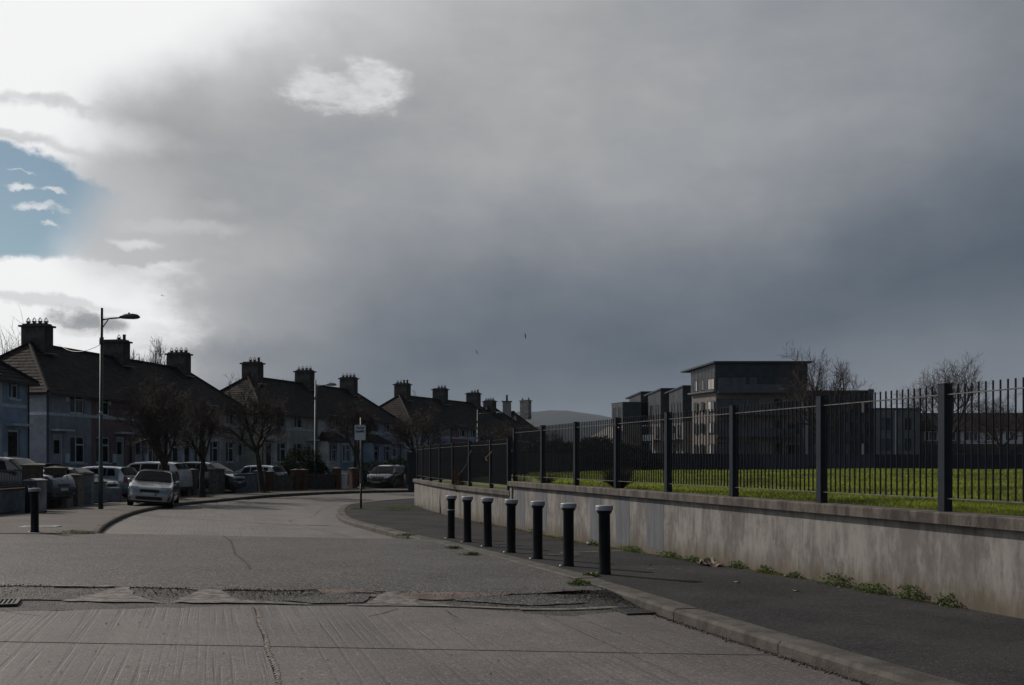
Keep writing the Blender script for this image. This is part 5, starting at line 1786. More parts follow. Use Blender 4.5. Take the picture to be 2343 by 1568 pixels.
bare_tree('garden_tree', 'bare tree standing behind the nearest terrace roof', 'tree', -29.2, 84, -.3, 11.7, 4.6, 4, 22, .2, .9, mt_c=M_TWIG, up=.7, twig=.012)
bare_tree('garden_tree', 'thin bare tree in the gap before the second terrace', 'tree', -25.6, 97, -.3, 9.7, 5.2, 3, 23, .18, .8, up=.5, twig=.012)
bare_tree('garden_tree', 'thin bare tree behind the first chimney of the second terrace', 'tree', -21.5, 99, -.3, 9.7, 5.4, 3, 24, .18, .7, up=.6, twig=.012)
bare_tree('garden_tree', 'small bare tree behind the farthest full terrace', 'tree', -11.4, 125, -.4, 10.0, 3.0, 4, 25, .15, .8, up=.8, twig=.014)
bare_tree('field_tree', 'large bare tree on the field edge before the apartment tower', 'tree', 32.4, 109, .6, 12.7, 8.4, 3.2, 26, .30, 1.0, up=.45, twig=.014, mt_c=M_TWIG)
bare_tree('field_tree', 'bare tree behind the nearest railing post on the right', 'tree', 48.3, 116, .6, 12.4, 8.2, 3.2, 27, .28, .95, up=.45, twig=.014)
bare_tree('field_tree', 'low bare tree behind the railings at the right edge', 'tree', 55.5, 119, .6, 8.8, 9.0, 2.4, 28, .22, .8, up=.3, twig=.012)
bare_tree('shrub', 'thin brown bare shrub beside the distant white house', 'shrub', 3.4, 112, -.4, 5.6, 5.0, 1.0, 29, .08, .9, up=.4, twig=.012)


def leaf_mass(name, label, cat, parts, n, size, mt, seed, group=None, loc=(0, 0, 0), stem=None):
    """bushy volume of small leaves; parts = ellipsoids (x, y, z, rx, ry, rz)"""
    r = np.random.RandomState(seed)
    t = thing(name, label, cat, loc, 0, group)
    vol = np.array([p[3] * p[4] * p[5] for p in parts]); vol = vol ** .67 / (vol ** .67).sum()
    idx = r.choice(len(parts), n, p=vol)
    P = np.array(parts)[idx]
    u = r.randn(n, 3); u /= np.linalg.norm(u, axis=1, keepdims=True)
    lump = 1 + .13 * np.sin(u[:, 0] * 7 + P[:, 0] * 3) * np.sin(u[:, 2] * 6 + 1) + .09 * np.sin(u[:, 1] * 13)
    rad = (.55 + .45 * r.rand(n) ** .45) * lump
    c = P[:, :3] + u * P[:, 3:6] * rad[:, None]
    c[:, 2] = np.maximum(c[:, 2], .03)
    a = r.randn(n, 3); a /= np.linalg.norm(a, axis=1, keepdims=True); b = np.cross(a, r.randn(n, 3)); b /= np.linalg.norm(b, axis=1, keepdims=True) + 1e-9
    s = size * (.6 + .8 * r.rand(n))[:, None]
    V = np.stack([c - a * s, c - b * s * .5, c + a * s, c + b * s * .5], 1).reshape(-1, 3)
    F = np.arange(n * 4).reshape(-1, 4)
    np_mesh('foliage', V, F, mt, t)
    sm = MB()
    for i in range(min(9, len(parts) * 3)):
        p = parts[i % len(parts)]
        sm.tube([(p[0] * .3, p[1] * .3, -.05), (p[0] + r.randn() * p[3] * .3, p[1] + r.randn() * p[4] * .3, p[2] + p[5] * .4)], [stem or .03, .008], 5)
    sm.build('stems', M_BARK, t)
    return t


leaf_mass('evergreen_bush', 'big round dark evergreen bush in front of the blue grey house', 'bush',
          [(0, 0, 1.2, 1.5, 1.4, 1.5), (-.9, .2, .7, .9, .9, .9), (1.0, .1, .8, 1.0, .9, 1.0)], 15000, .055, M_BUSH, 31, loc=(-13.9, 69.2, surf(-14, 69)))
leaf_mass('hedge', 'dark clipped hedge behind the dark people carrier', 'hedge',
          [(-1.5, -1.5, .8, 1.3, 1.3, 1.1), (0, 0, 1.0, 1.5, 1.5, 1.15), (1.7, 1.3, .95, 1.4, 1.4, 1.05), (3.0, 2.4, .7, 1.1, 1.1, .9), (-2.6, -2.4, .5, .8, .8, .8)], 20000, .055, M_BUSH, 32, loc=(-8.6, 78.4, surf(-8, 78)))
leaf_mass('evergreen_bush', 'dark bushes past the corner behind the far end of the upper railing', 'bush',
          [(0, 0, .9, 2.2, 1.5, 1.3), (2.6, 1, .9, 2.4, 1.6, 1.3), (5, 2.2, .8, 2, 1.6, 1.2)], 16000, .10, M_BUSH, 33, loc=(2.4, 64, .6))
leaf_mass('evergreen_bush', 'tall dark evergreen clump left of the little sunlit roof', 'bush',
          [(0, 0, 1.4, 2.6, 2.0, 1.7), (-3, -1, 1.2, 2.2, 2, 1.5), (2.6, 1, 1.0, 1.8, 1.6, 1.2)], 18000, .12, M_BUSH, 34, loc=(7.0, 86, .4))

# grass and weeds at the feet of things
def weed(label, x, y, w, h, n, seed, z=None, mt=None, group='weeds at the foot of the wall', name='weed', flat=.6):
    r = np.random.RandomState(seed)
    t = thing(name, label, 'weeds', (x, y, (surf(x, y) if z is None else z)), 0, group)
    c = np.stack([r.randn(n) * w * .38, r.randn(n) * w * .22 * flat + 0, h * r.rand(n) ** 1.4], 1)
    c[:, 2] *= np.clip(1.2 - np.abs(c[:, 0]) / w, .2, 1)
    a = r.randn(n, 3); a[:, 2] *= .6; a /= np.linalg.norm(a, axis=1, keepdims=True); b = np.cross(a, r.randn(n, 3)); b /= np.linalg.norm(b, axis=1, keepdims=True) + 1e-9
    s = (.010 + .018 * r.rand(n))[:, None]
    V = np.stack([c - a * s, c - b * s * .45, c + a * s, c + b * s * .45], 1).reshape(-1, 3)
    np_mesh('leaves', V, np.arange(n * 4).reshape(-1, 4), mt or M_WEED, t)
    sm = MB()
    for i in range(8):
        k = c[r.randint(n)]
        sm.tube([(0, 0, 0), (k[0], k[1], max(.02, k[2]))], .003, 4)
    sm.build('stalks', M_WEED, t)
    return t


WD = [(11.75, .42, .13, 'bushy dark weed below the last clump before the right edge'), (12.35, .5, .16, 'taller weed under the wall near the right edge'),
      (13.0, .75, .11, 'wide bright weed patch at the wall foot near the right edge'), (13.75, .8, .15, 'dark leafy weed at the wall foot, left of the wide bright patch'),
      (14.75, .35, .08, 'small sprig at the wall foot right of the mossy tuft'), (15.55, .4, .10, 'round mossy tuft at the wall foot'),
      (16.35, .45, .11, 'bright tuft at the wall foot, right of the crumpled litter'), (17.35, .6, .09, 'weed patch touching the crumpled litter'),
      (17.9, .6, .08, 'low weed patch left of the crumpled litter'), (18.75, .9, .10, 'yellow green weed clump right of the blue painted bands'),
      (20.4, 1.1, .10, 'long weed fringe under the nearest painted band'), (22.6, .5, .09, 'small weed between the painted bands'),
      (24.3, .8, .08, 'yellowish weed strip behind the fifth bollard'), (26.4, .9, .12, 'leafy weed behind the middle bollards')]
for i, (y, w_, h_, lb) in enumerate(WD):
    ww_ = weed(lb, tx(T_WALL - .09, y), y, w_ * .68, h_ * 1.1, int(520 * w_), 50 + i)
    ww_.rotation_euler = (0, 0, math.atan2(1, -.287))
for i, (y, n_, k) in enumerate(((15.4, .5, M_WEEDY), (21.6, .9, M_WEEDY), (23.4, .9, M_WEEDY), (25.3, .8, M_WEEDY), (28.3, 1.0, M_WEEDY), (30.8, 1.3, M_WEEDY))):
    lb = ['thin yellow moss at the wall foot near the right edge', 'yellow moss by the glass litter', 'yellow moss under the middle painted bands', 'yellow moss behind the far bollards',
          'yellow moss at the step of the wall', 'yellow moss beyond the step of the wall'][i]
    x = tx(T_WALL - .07, y) if y < 29 else float(np.interp(y, [p[1] for p in LOWF], [p[0] for p in LOWF])) - .25
    m_ = weed(lb, x, y, n_, .03, 300, 80 + i, mt=k, name='moss', group='moss at the foot of the wall'); m_.rotation_euler = (0, 0, math.atan2(1, -.287))
for i, (x, y, w_, h_, lb) in enumerate(((1.12, 14.8, .16, .05, 'moss tuft at the foot of the nearest bollard'), (-1.15, 20.6, .2, .05, 'moss tuft on the kerb by the middle bollards'), (-.72, 18.8, .22, .05, 'moss tuft on the kerb by the third bollard'),
                                        (.88, 13.75, .2, .06, 'tuft in the notch where the right kerb starts'), (-2.5, 24.9, .28, .06, 'tuft on the kerb beyond the last bollard'), (-4.55, 43.4, 1.5, .14, 'bright weeds at the far end of the wall'),
                                        (-4.5, 40.9, 1.0, .12, 'weeds along the lower wall near its far end'), (-6.1, 41.3, .5, .05, 'thin grass at the foot of the RAMPS sign'), (-9.9, 23.75, .6, .05, 'grass line beside the lone left bollard'),
                                        (-15.55, 52.9, .75, .16, 'grass tuft round the smaller bare tree'), (-14.0, 59.7, .9, .14, 'grass tuft round the leaning bare tree'), (-12.9, 68.8, .9, .16, 'grass tuft round the pale street lamp'),
                                        (-9.7, 68.3, 1.2, .14, 'grass tuft round the tree behind the sign'))):
    weed(lb, x, y, w_, h_, int(500 * w_ + 120), 100 + i, group='tufts on the pavements', flat=1.4 if i > 4 else .8)
# dead plant on the lower coping and the brown clump behind the upper railing
def dry(label, x, y, z, w, h, n, seed, name='dry_plant'):
    r = random.Random(seed); t = thing(name, label, 'dry plant', (x, y, z)); mb = MB()
    for i in range(n):
        a = r.random() * 6.28; q = r.random() ** .6 * w / 2; hh = h * (.4 + .6 * r.random())
        p1 = (math.cos(a) * q * .4, math.sin(a) * q * .4, hh * .5); p2 = (math.cos(a) * q, math.sin(a) * q, hh)
        mb.tube([(math.cos(a) * .04, math.sin(a) * .04, 0), p1, p2], [.006, .005, .003], 3, False)
    mb.build('stalks', M_DRY, t)


dry('dry brown plant growing out of the lower coping', -1.75, 35.4, .35, .9, 1.15, 160, 3)
dry('brown withered clump behind the fourth upper railing panel', 2.35, 23.2, .95, .8, .55, 700, 4)
dry('thin dead weed at the step of the wall', .25, 30.2, .6, .9, .95, 110, 5)
dry('dead stalks behind the first upper railing panel', .95, 28.2, .98, .9, .35, 90, 6)

# ------------------------------------------------------------------ litter and things caught on the railings
M_CARD = mat('sodden cardboard', (.20, .155, .125), .85, .3, 12, .8, 30)
lt = thing('crumpled_litter', 'crumpled brown rag or card against the wall foot', 'litter', (tx(T_WALL - .28, 16.9), 16.9, surf(3.2, 16.9)), math.atan2(1, -.287))
r = random.Random(9)
V = []
for i in range(9):
    for j in range(7):
        V.append((-.30 + .6 * i / 8 + r.gauss(0, .018), -.13 + .26 * j / 6 + r.gauss(0, .012), .02 + .07 * r.random() * math.sin(math.pi * i / 8) + .03 * math.sin(i * 1.9 + j)))
MB().add([(x, y, max(.004, z)) for x, y, z in V], [(i * 7 + j, (i + 1) * 7 + j, (i + 1) * 7 + j + 1, i * 7 + j + 1) for i in range(8) for j in range(6)]).build('sheet', M_CARD, lt)
MB().add([(-.22, .02, .02), (-.18, .03, .03), (-.15, .05, .15), (-.21, .04, .16), (-.24, .03, .09)], [(0, 1, 2, 3, 4)]).build('torn_flap', M_PALE, lt)
gl = thing('clear_bottle', 'clear crushed plastic bottle glinting at the wall foot', 'bottle', (1.72, 22.6, surf(1.8, 22.6) + .035), R(20))
b = MB().lathe([(.012, -.12), (.034, -.11), (.036, -.03), (.028, .0), (.036, .04), (.034, .09), (.013, .13), (.013, .15)], 12)
b.v = [(z, x, y) for x, y, z in b.v]
M_CLEAR = mat('clear plastic', (.55, .57, .60), .06, .05, 4, spec=1.0, metal=.6)
b.build('bottle', M_CLEAR, gl, True)
for i, (x, y, lb) in enumerate(((3.02, 14.1, 'pale paper scrap on the pavement below the mossy tuft'), (3.55, 13.1, 'white scrap on the pavement below the dark leafy weed'), (3.9, 14.9, 'small pale leaf at the wall foot'), (2.2, 16.9, 'brown leaf near the nearest bollard shadow'))):
    q = thing('paper_scrap' if i < 2 else 'dead_leaf', lb, 'litter', (x, y, surf(x, y) + .006), r.random() * 3)
    MB().add([(-.05, -.02, 0), (.04, -.03, .004), (.06, .02, .018), (0, .035, .006), (-.04, .02, .02)], [(0, 1, 2, 3, 4)]).build('scrap', M_PALE if i != 3 else M_DRY, q)


def strip(name, label, cat, pts, w, col):
    P = smoothpoly(pts, 2); mb = MB(); q = random.Random(len(pts))
    for i, (a, b) in enumerate(zip(P, P[1:])):
        s0 = w * (.6 + .4 * math.sin(i * 1.3)); s1 = w * (.6 + .4 * math.sin(i * 1.3 + 1.3))
        mb.add([(a.x - s0, a.y, a.z), (a.x + s0, a.y - .01, a.z), (b.x + s1, b.y - .01, b.z), (b.x - s1, b.y, b.z)], [(0, 1, 2, 3)])
    o = mb.build(name, mat(label, col, .5, .1, 5, trans=.4), None)
    return tag(o, label, cat)


strip('torn_strip', 'torn ochre plastic strip caught on the lower railing', 'torn plastic', [(-.55, 31.4, 2.02), (-.62, 31.35, 1.86), (-.76, 31.3, 1.75), (-.80, 31.3, 1.68), (-.74, 31.3, 1.62)], .028, (.36, .25, .09))
strip('green_string', 'green string hanging from the lower railing', 'string', [(-1.28, 33.85, 2.0), (-1.40, 33.85, 1.8), (-1.46, 33.85, 1.5), (-1.62, 33.9, 1.28), (-1.74, 33.95, 1.16)], .012, (.05, .22, .20))
strip('green_string', 'short green tie near the far end of the lower railing', 'string', [(-3.2, 42.1, 1.92), (-3.1, 42.0, 1.75)], .022, (.10, .30, .26))
strip('orange_tie', 'twisted orange tie on the fourth upper railing post', 'string', [(tx(TF, 21.8) - .07, 21.74, 2.42), (tx(TF, 21.8) - .06, 21.70, 2.36), (tx(TF, 21.8) + .02, 21.68, 2.33), (tx(TF, 21.8) + .07, 21.70, 2.34)], .012, (.45, .20, .05))
M_GLINT = mat('shiny metal tag', (.8, .7, .6), .12, .02, 4, metal=1.0)
g1 = thing('metal_tag', 'shiny metal tag beside the orange tie on the upper railing', 'metal tag', (tx(TF, 21.8) + .02, 21.67, 2.31))
MB().lathe([(.012, -.012), (.02, 0), (.012, .012)], 10).build('tag', M_GLINT, g1, True)

# overhead wire from the near lamp to the first chimney
wr_ = MB(); A, B = Vector((-14.62, 37.3, 5.75)), Vector((-24.6, 57, 7.9)); P = []
for i in range(25):
    f = i / 24; p = A.lerp(B, f); p.z -= .9 * 4 * f * (1 - f) * .35; P.append(p)
tag(wr_.tube(P, .012, 4).build('overhead_wire', M_BLACK, None), 'thin overhead wire from the tall street lamp to the nearest roof', 'wire')

# ------------------------------------------------------------------ beyond the field
M_CLAD = mat('dark zinc cladding', (.036, .044, .058), .40, .12, 1.2, metal=.35)
M_CLADL = mat('grey zinc cladding', (.095, .102, .116), .42, .12, 1.2, metal=.35)
M_BRK = mat('pale buff brick', (.185, .172, .165), .9, .12, 2.5, .5, 20)
M_GREYR = mat('grey block render', (.13, .155, .17), .9, .1, 1.2)
M_BLIND = mat('white blind behind glass', (.52, .50, .47), .25, .08, 2)


def pane_window(t, p, dx, w, h, n=2, glass=None, fm=None, nrm=None, depth=.08):
    """window on an arbitrary wall: p lower corner, dx unit vector along the wall, nrm outwards"""
    p = Vector(p); dx = Vector(dx).normalized(); up = Vector((0, 0, 1)); nr = Vector(nrm).normalized()
    f = MB()
    def bar(a, b, c, d, o0=.012, o1=.06):
        q = []
        for o in (o0, o1):
            for (u, v) in ((a, c), (b, c), (b, d), (a, d)):
                q.append(p + dx * u + up * v + nr * o)
        f.add(q, [(0, 1, 2, 3), (7, 6, 5, 4), (0, 4, 5, 1), (1, 5, 6, 2), (2, 6, 7, 3), (3, 7, 4, 0)])
    b_ = .07
    bar(0, w, 0, b_); bar(0, w, h - b_, h); bar(0, b_, b_, h - b_); bar(w - b_, w, b_, h - b_)
    for i in range(1, n): bar(w * i / n - b_ / 2, w * i / n + b_ / 2, b_, h - b_)
    o = f.build('window', fm or M_BLACK, t)
    for i in range(n):
        g = glass[i % len(glass)] if isinstance(glass, (list, tuple)) else (glass or M_GLASS)
        a, c = w * i / n + (b_ if i == 0 else b_ / 2), w * (i + 1) / n - (b_ if i == n - 1 else b_ / 2)
        q = [p + dx * a + up * b_ + nr * .03, p + dx * c + up * b_ + nr * .03, p + dx * c + up * (h - b_) + nr * .03, p + dx * a + up * (h - b_) + nr * .03]
        MB().add(q, [(0, 1, 2, 3)]).build('pane', g, o)
    return o


def box_pts(c, a, la, b, lb, z0, z1, z1b=None):
    """box from corner c along unit a (length la) and unit b (length lb); far end of b may be lower"""
    c = Vector((c[0], c[1], 0)); a = Vector((a[0], a[1], 0)).normalized() * la; b = Vector((b[0], b[1], 0)).normalized() * lb
    z1b = z1 if z1b is None else z1b
    P = [c, c + a, c + a + b, c + b]
    V = [(p.x, p.y, z0) for p in P] + [(P[0].x, P[0].y, z1), (P[1].x, P[1].y, z1), (P[2].x, P[2].y, z1b), (P[3].x, P[3].y, z1b)]
    return V, [(0, 3, 2, 1), (4, 5, 6, 7), (0, 1, 5, 4), (1, 2, 6, 5), (2, 3, 7, 6), (3, 0, 4, 7)]


bd = Vector((-2.1, 6.5)).normalized()           # direction of the receding front
ad = Vector((1, 0))
bn = Vector((-bd.y, bd.x))                       # outward normal of the receding front (to the left)
if bn.x > 0: bn = -bn
t = thing('apartment_tower', 'tallest apartment block with sloping flat roof and corner glazing behind the railings', 'apartment block')
MB().add(*box_pts((27.2, 140), ad, 12.2, bd, 6.8, -.5, 10.95)).build('wall', M_BRK, t)
MB().add(*box_pts((27.15, 140.0), ad, 12.3, bd, 6.85, 10.952, 14.5, 14.05)).build('upper_cladding', M_CLAD, t)
MB().add(*box_pts((27.15 + bn.x * .02, 140.0 + bn.y * .02), bn, .05, bd, 6.85, 10.95, 14.45, 14.0)).build('side_cladding', M_CLADL, t)
V, Fq = box_pts((26.9 - .1, 139.3), ad, 13.1, bd, 9.6, 14.52, 14.75, 14.15)
V = [(x, y, z) for x, y, z in V]; V[2] = (V[2][0], V[2][1], 13.93); V[3] = (V[3][0], V[3][1], 13.93)
MB().add(V, Fq).build('roof', M_CLAD, t)
for i in range(17):
    p = Vector((27.15, 140.0)) + bd * (.2 + i * .4) + bn * .08
    MB().beam((p.x, p.y, 10.97), (p.x, p.y, 14.3 - i * .02), .05, .05).build('cladding_seam', M_CLADL, t)
for i in range(28):
    x = 27.6 + i * .43
    MB().box(x - .02, x + .02, 139.96, 139.995, 10.97 if i > 14 else 12.4, 14.48).build('cladding_seam', M_CLAD, t)
MB().add(*box_pts((27.15 + bn.x * .35, 139.6), ad, 12.7, bd, 7.4, 10.72, 10.94)).build('floor_band', M_CLADL, t)
for lv, z in enumerate((11.05, 8.1, 5.2, 2.3)):
    for (s, w, gl) in ((.15, 1.75, [M_BLIND, M_BLIND]), (3.1, .75, [M_GLASS, M_BLIND]), (4.9, 1.0, [M_GLASS, M_BLIND])):
        p = Vector((27.15, 140)) + bd * (s + w) + bn * .07
        pane_window(t, (p.x, p.y, z), -Vector((bd.x, bd.y, 0)), w, 1.5 if lv == 0 else 1.45, 2, gl if lv == 0 else ([M_BLIND, M_NET] if s < 1 else [M_GLASS]), nrm=(bn.x, bn.y, 0), fm=M_BLACK)
    pane_window(t, (27.35, 139.98, z - .1), (1, 0, 0), 3.9, 1.75, 2, [M_NET, M_NET], nrm=(0, -1, 0))
    pane_window(t, (31.6, 139.98, z - .3), (1, 0, 0), 1.2, 2.0, 1, [M_NET], nrm=(0, -1, 0))
    pane_window(t, (35.0, 139.98, z - .3), (1, 0, 0), 1.0, 2.0, 1, [M_GLASS], nrm=(0, -1, 0))
    pane_window(t, (36.6, 139.98, z - .1), (1, 0, 0), 2.0, 1.4, 2, [M_GLASS, M_NET], nrm=(0, -1, 0))
    if z > 3:
        b_ = MB().box(27.3, 37.6, 138.6, 139.94, z - .55, z - .38).build('balcony', M_CLADL, t)
        MB().box(27.3, 37.6, 138.6, 138.66, z - .37, z + .55).build('balustrade', M_NET, b_)

for i, (cx, cy, top, gap) in enumerate(((25.3, 155, 12.4, 0), (22.9, 161, 12.4, 0), (20.7, 168, 12.35, 0), (17.8, 168, 10.75, 0))):
    lb = ['apartment wing with tilted roof, next left of the tallest block', 'middle tilted roof wing of the apartment row', 'left tilted roof wing of the apartment row', 'flat roofed leftmost wing of the apartment row'][i]
    t = thing('apartment_wing', lb, 'apartment block', group='wings of the apartment row')
    low = 1.4 if i < 3 else .0
    LL = 4.4
    MB().add(*box_pts((cx, cy), ad, 5.0, bd, LL, -.5, 7.3)).build('wall', M_BRK, t)
    MB().add(*box_pts((cx - .03, cy), ad, 5.0, bd, LL + .03, 7.302, top, top - low * .35)).build('upper_cladding', M_CLAD, t)
    MB().add(*box_pts((cx - .03 + bn.x * .01, cy + bn.y * .01), bn, .05, bd, LL + .03, 7.3, top - .03, top - low * .35 - .03)).build('side_cladding', M_CLADL, t)
    if i < 3:
        V, Fq = box_pts((cx - .15, cy - .4), ad, 5.6, bd, LL + 1.6, top + .01, top + .22, top - .5)
        V[2] = (*V[2][:2], top - .72); V[3] = (*V[3][:2], top - .72)
        MB().add(V, Fq).build('roof', M_CLAD, t)
    else:
        MB().add(*box_pts((cx - .1, cy - .1), ad, 5.2, bd, LL + .2, top + .01, top + .15)).build('roof', M_CLAD, t)
    for k in range(11):
        p = Vector((cx, cy)) + bd * (.2 + k * .4) + bn * .09
        MB().beam((p.x, p.y, 7.32), (p.x, p.y, top - .1 - low * .35 * k / 11), .05, .05).build('cladding_seam', M_CLADL, t)
    for z in (8.0, 5.0, 2.2):
        for s in (.7, 2.7):
            p = Vector((cx, cy)) + bd * (s + .95) + bn * .08
            pane_window(t, (p.x, p.y, z), (-bd.x, -bd.y, 0), .95, 2.1 if z > 7 else 1.8, 2, [M_GLASS, M_NET], nrm=(bn.x, bn.y, 0))
        if z < 7:
            q = Vector((cx, cy)) + bd * .2
            MB().add(*box_pts(q + bn * 1.3, -bn, 1.2, bd, LL - .5, z - .45, z - .3)).build('balcony', M_CLADL, t)
            MB().add(*box_pts(q + bn * 1.3, -bn, .05, bd, LL - .5, z - .29, z + .5)).build('balustrade', M_NET, t)
    # recessed link behind, lower
    MB().add(*box_pts(Vector((cx, cy)) + bd * (LL + .05) - bn * 1.6, ad, 4.0, bd, 2.4, -.5, 7.0)).build('link_wall', M_BRK, t)

t = thing('dark_block', 'long dark flat roofed block right of the tallest apartment block', 'apartment block')
MB().box(36.6, 44.62, 129.5, 133.5, -.5, 10.0).build('wall', M_CLAD, t)
MB().box(36.5, 44.66, 129.35, 133.6, 10.002, 10.2).build('roof', M_CLAD, t)
MB().box(43.9, 44.55, 129.2, 129.49, 8.0, 10.35).build('chimney_stub', M_CLADL, t)
for z in (7.4, 4.8, 2.2):
    for k in range(4):
        pane_window(t, (37.2 + k * 1.95, 129.48, z), (1, 0, 0), .95, 1.5, 2, [M_BLIND if (k * 3 + int(z)) % 5 == 1 else M_NET, M_GLASS], nrm=(0, -1, 0))
for k in range(22):
    MB().box(36.8 + k * .36 - .015, 36.8 + k * .36 + .015, 129.46, 129.499, 9.1, 9.98).build('cladding_seam', M_CLAD, t)
t = thing('grey_block', 'grey rendered three storey block with dark square windows behind the railings', 'apartment block')
MB().box(44.68, 50.1, 129, 133, -.5, 7.8).build('wall', M_GREYR, t)
MB().box(44.67, 50.2, 128.85, 133.1, 7.802, 8.0).build('parapet', M_CLAD, t)
MB().box(47.1, 47.35, 128.9, 128.99, -.5, 7.7).build('downpipe', M_TRIM, t)
for z in (5.3, 2.8, .4):
    pane_window(t, (45.3, 128.98, z), (1, 0, 0), 1.45, 1.45, 2, [M_NET, M_GLASS], nrm=(0, -1, 0))
    pane_window(t, (48.3, 128.98, z), (1, 0, 0), .75, 1.45, 1, [M_GLASS], nrm=(0, -1, 0))
# long terrace at the right with pale upper walls
for k in range(5):
    x0 = 50.6 + k * 5.0
    lb = ['first', 'second', 'third', 'fourth', 'last'][k] + ' house from the left in the long dark roofed terrace behind the field'
    t = thing('terraced_house', lb, 'house', (x0, 130, 0), 0, 'houses of the terrace behind the field')
    MB().box(0, 4.98, 0, 7, -.4, 3.6).build('lower_wall', GW['dark'], t)
    MB().box(0, 4.98, 0, 7, 3.602, 5.3).build('upper_wall', GW['mid'] if k == 0 else M_TRIM, t)
    rf = MB().add([(0, -.4, 5.25), (4.98, -.4, 5.25), (4.98, 3.5, 7.6), (0, 3.5, 7.6), (0, 7.4, 5.25), (4.98, 7.4, 5.25)], [(0, 1, 2, 3), (3, 2, 5, 4), (0, 3, 4), (1, 5, 2), (0, 4, 5, 1)]).build('roof', M_TILE, t)
    tm = MB(); tiles_on(tm, (0, -.4, 5.25), (4.98, -.4, 5.25), (0, 3.5, 7.6), (4.98, 3.5, 7.6), 12); tm.build('roof_tiles', M_TILE, rf, kind='stuff')
    pane_window(t, (.5, -.01, 4.0), (1, 0, 0), 1.6, 1.15, 3, [M_GLASS, M_NET, M_GLASS], nrm=(0, -1, 0), fm=M_PVC)
    pane_window(t, (2.9, -.01, 4.0), (1, 0, 0), 1.5, 1.15, 2, [M_NET, M_GLASS], nrm=(0, -1, 0), fm=M_PVC)
    if k % 2 == 0:
        MB().add([(1.2, -2.6, 2.6), (4.6, -2.6, 2.6), (4.6, -.01, 2.6), (1.2, -.01, 2.6), (1.9, -1.3, 3.5), (3.9, -1.3, 3.5)], [(0, 1, 5, 4), (1, 2, 5), (2, 3, 4, 5), (3, 0, 4), (0, 3, 2, 1)]).build('extension_roof', M_TILE, t)
        MB().box(1.3, 4.5, -2.5, -.02, -.4, 2.598).build('extension_wall', GW['dark'], t)

# small house whose pale roof catches the sun behind the railings
t = thing('bungalow', 'small house with a bright sunlit pale roof behind the railings', 'house', (7.6, 118, 1.0), R(-28))
MB().box(0, 5.2, 0, 5, -.4, 3.1).build('wall', mat('pinkish brick', (.19, .12, .10), .9, .2, 5), t)
MB().add([(-.3, -.3, 3.05), (5.5, -.3, 3.05), (5.5, 2.5, 5.7), (3.4, 2.5, 5.7), (-.3, 5.3, 3.05), (5.5, 5.3, 3.05)], [(0, 1, 2, 3), (0, 3, 4), (3, 2, 5, 4), (1, 5, 2), (0, 4, 5, 1)]).build('roof', mat('pale wet roof', (.42, .38, .35), .35, .1, 3), t)
t.scale = (.76, .76, .76)
pane_window(t, (1.0, -.01, 1.0), (1, 0, 0), 1.4, 1.2, 2, nrm=(0, -1, 0), fm=M_PVC)
pane_window(t, (3.2, -.01, 1.0), (1, 0, 0), 1.2, 1.2, 2, nrm=(0, -1, 0), fm=M_PVC)

# dark boundary fence round the far side of the field
t = thing('boundary_fence', 'dark steel fence along the far edge of the grass field', 'fence')
M_NAVY = mat('dark navy sheet', (.014, .018, .032), .6, .15, 1)
M_HOARD = mat('faded blue sheet', (.045, .060, .085), .6, .15, 1)
P = resample([(x, y + .4) for x, y in EDGE_FAR], 2.6)
for i, (a, b) in enumerate(zip(P, P[1:])):
    h = 1.15
    z = 1.0 if a.x > 6 else .85
    mm = M_HOARD if 21 < a.x < 34 else M_NAVY
    MB().beam((a.x, a.y, z + h / 2 - .35), (b.x, b.y, z + h / 2 - .35), .05, h + .7).build('panel', mm, t)
    MB().beam((a.x, a.y, z - .4), (a.x, a.y, z + h + .08), .09, .09).build('post', M_NAVY, t)

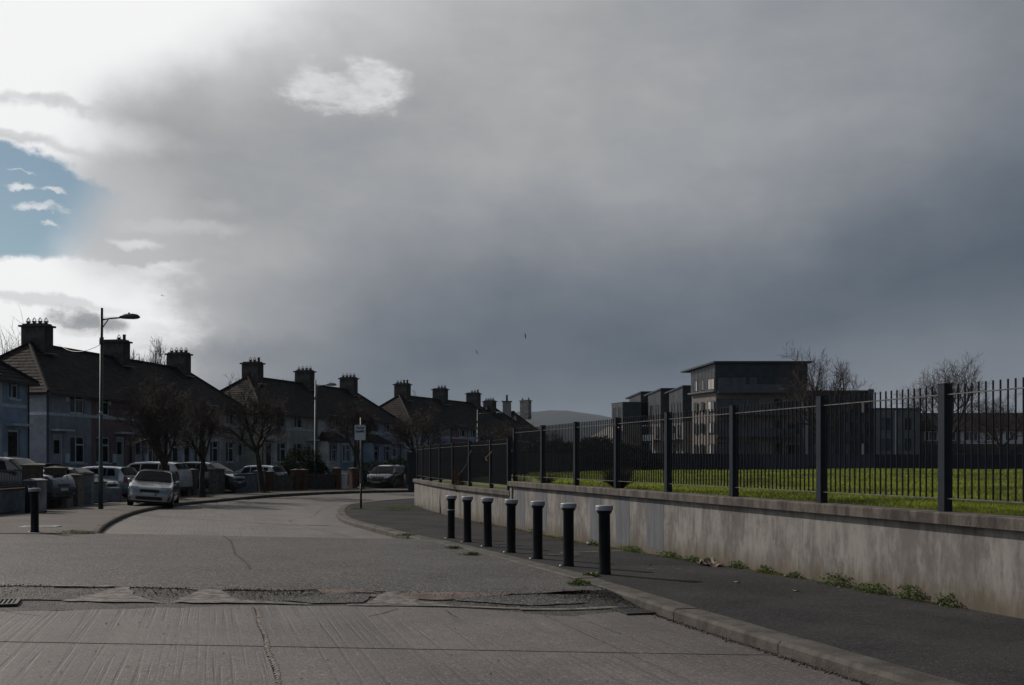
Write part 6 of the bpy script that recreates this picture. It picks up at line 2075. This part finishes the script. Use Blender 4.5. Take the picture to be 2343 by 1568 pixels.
hills = MB()
nx, ny = 90, 14
V = []
for j in range(ny + 1):
    for i in range(nx + 1):
        x = -2400 + 5200 * i / nx; y = 3000 + 1500 * j / ny
        v = j / ny
        rg_ = 172 * math.exp(-((x - 150) / 620) ** 2) + 60 * math.exp(-((x + 900) / 700) ** 2) + 40 * math.exp(-((x - 1500) / 800) ** 2)
        rg_ += 3.5 * math.sin(x * .011) + 1.6 * math.sin(x * .041 + 1) + .8 * math.sin(x * .13)
        z = rg_ * math.sin(math.pi * min(1, .02 + v * .62 + (.18 * v))) ** .8 if v > 0 else -5
        V.append((x, y, z - 2 + (1.2 * math.sin(x * .03 + j * 2))))
w = nx + 1
hills.add(V, [(j * w + i, j * w + i + 1, (j + 1) * w + i + 1, (j + 1) * w + i) for j in range(ny) for i in range(nx)])
hl = hills.build('hills', mat('haze-blue moorland', (.010, .016, .022), .95, .3, .006), None, smooth=True); hl['kind'] = 'structure'  # blue of the distant haze is partly put into the hill colour

# birds
def bird(label, x, y, z, rz, roll):
    t = thing('bird', label, 'bird', (x, y, z), rz, 'birds in flight'); t.rotation_euler = (roll, 0, rz); t.scale = (.75, .75, .75)
    MB().tube([(-.16, 0, 0), (-.06, 0, .0), (.05, 0, .0), (.14, 0, .01), (.19, 0, 0)], [.01, .035, .04, .02, .004], 6).add([(-.14, -.02, 0), (-.14, .02, 0), (-.26, .05, 0), (-.26, -.05, 0)], [(0, 1, 2, 3)]).build('body', M_BLACK, t, True)
    for s in (1, -1):
        MB().add([(.06, s * .02, .01), (-.06, s * .02, .01), (-.05, s * .2, .09), (.07, s * .2, .10), (-.10, s * .46, .05), (-.04, s * .46, .055)], [(0, 1, 2, 3), (3, 2, 4, 5)]).build('wing', M_BLACK, t)


bird('dark bird gliding above the left rooftops', -30, 90, 15.7, 1.2, .3)
bird('bird with raised wings high in the middle of the sky', 1.4, 110, 14.6, .4, 1.2)
bird('small bird above the farthest full terrace', -3.7, 110, 12.9, 1.0, 1.0)

# ------------------------------------------------------------------ air
if HAZE:
    hb = MB().box(-2600, 3000, -60, 4700, -2.2, 190).build('haze', None, None)
    hb['kind'] = 'stuff'
    hm = bpy.data.materials.new('haze air'); hm.use_nodes = True
    g = NG(hm.node_tree); hm.node_tree.nodes.clear()
    pv = g.n('ShaderNodeVolumePrincipled'); pv.inputs['Color'].default_value = (.70, .85, 1.0, 1); pv.inputs['Density'].default_value = .00008
    pv.inputs['Anisotropy'].default_value = 0.0
    out = g.n('ShaderNodeOutputMaterial'); g.put(out.inputs[1], pv.outputs[0])
    hb.data.materials.append(hm)
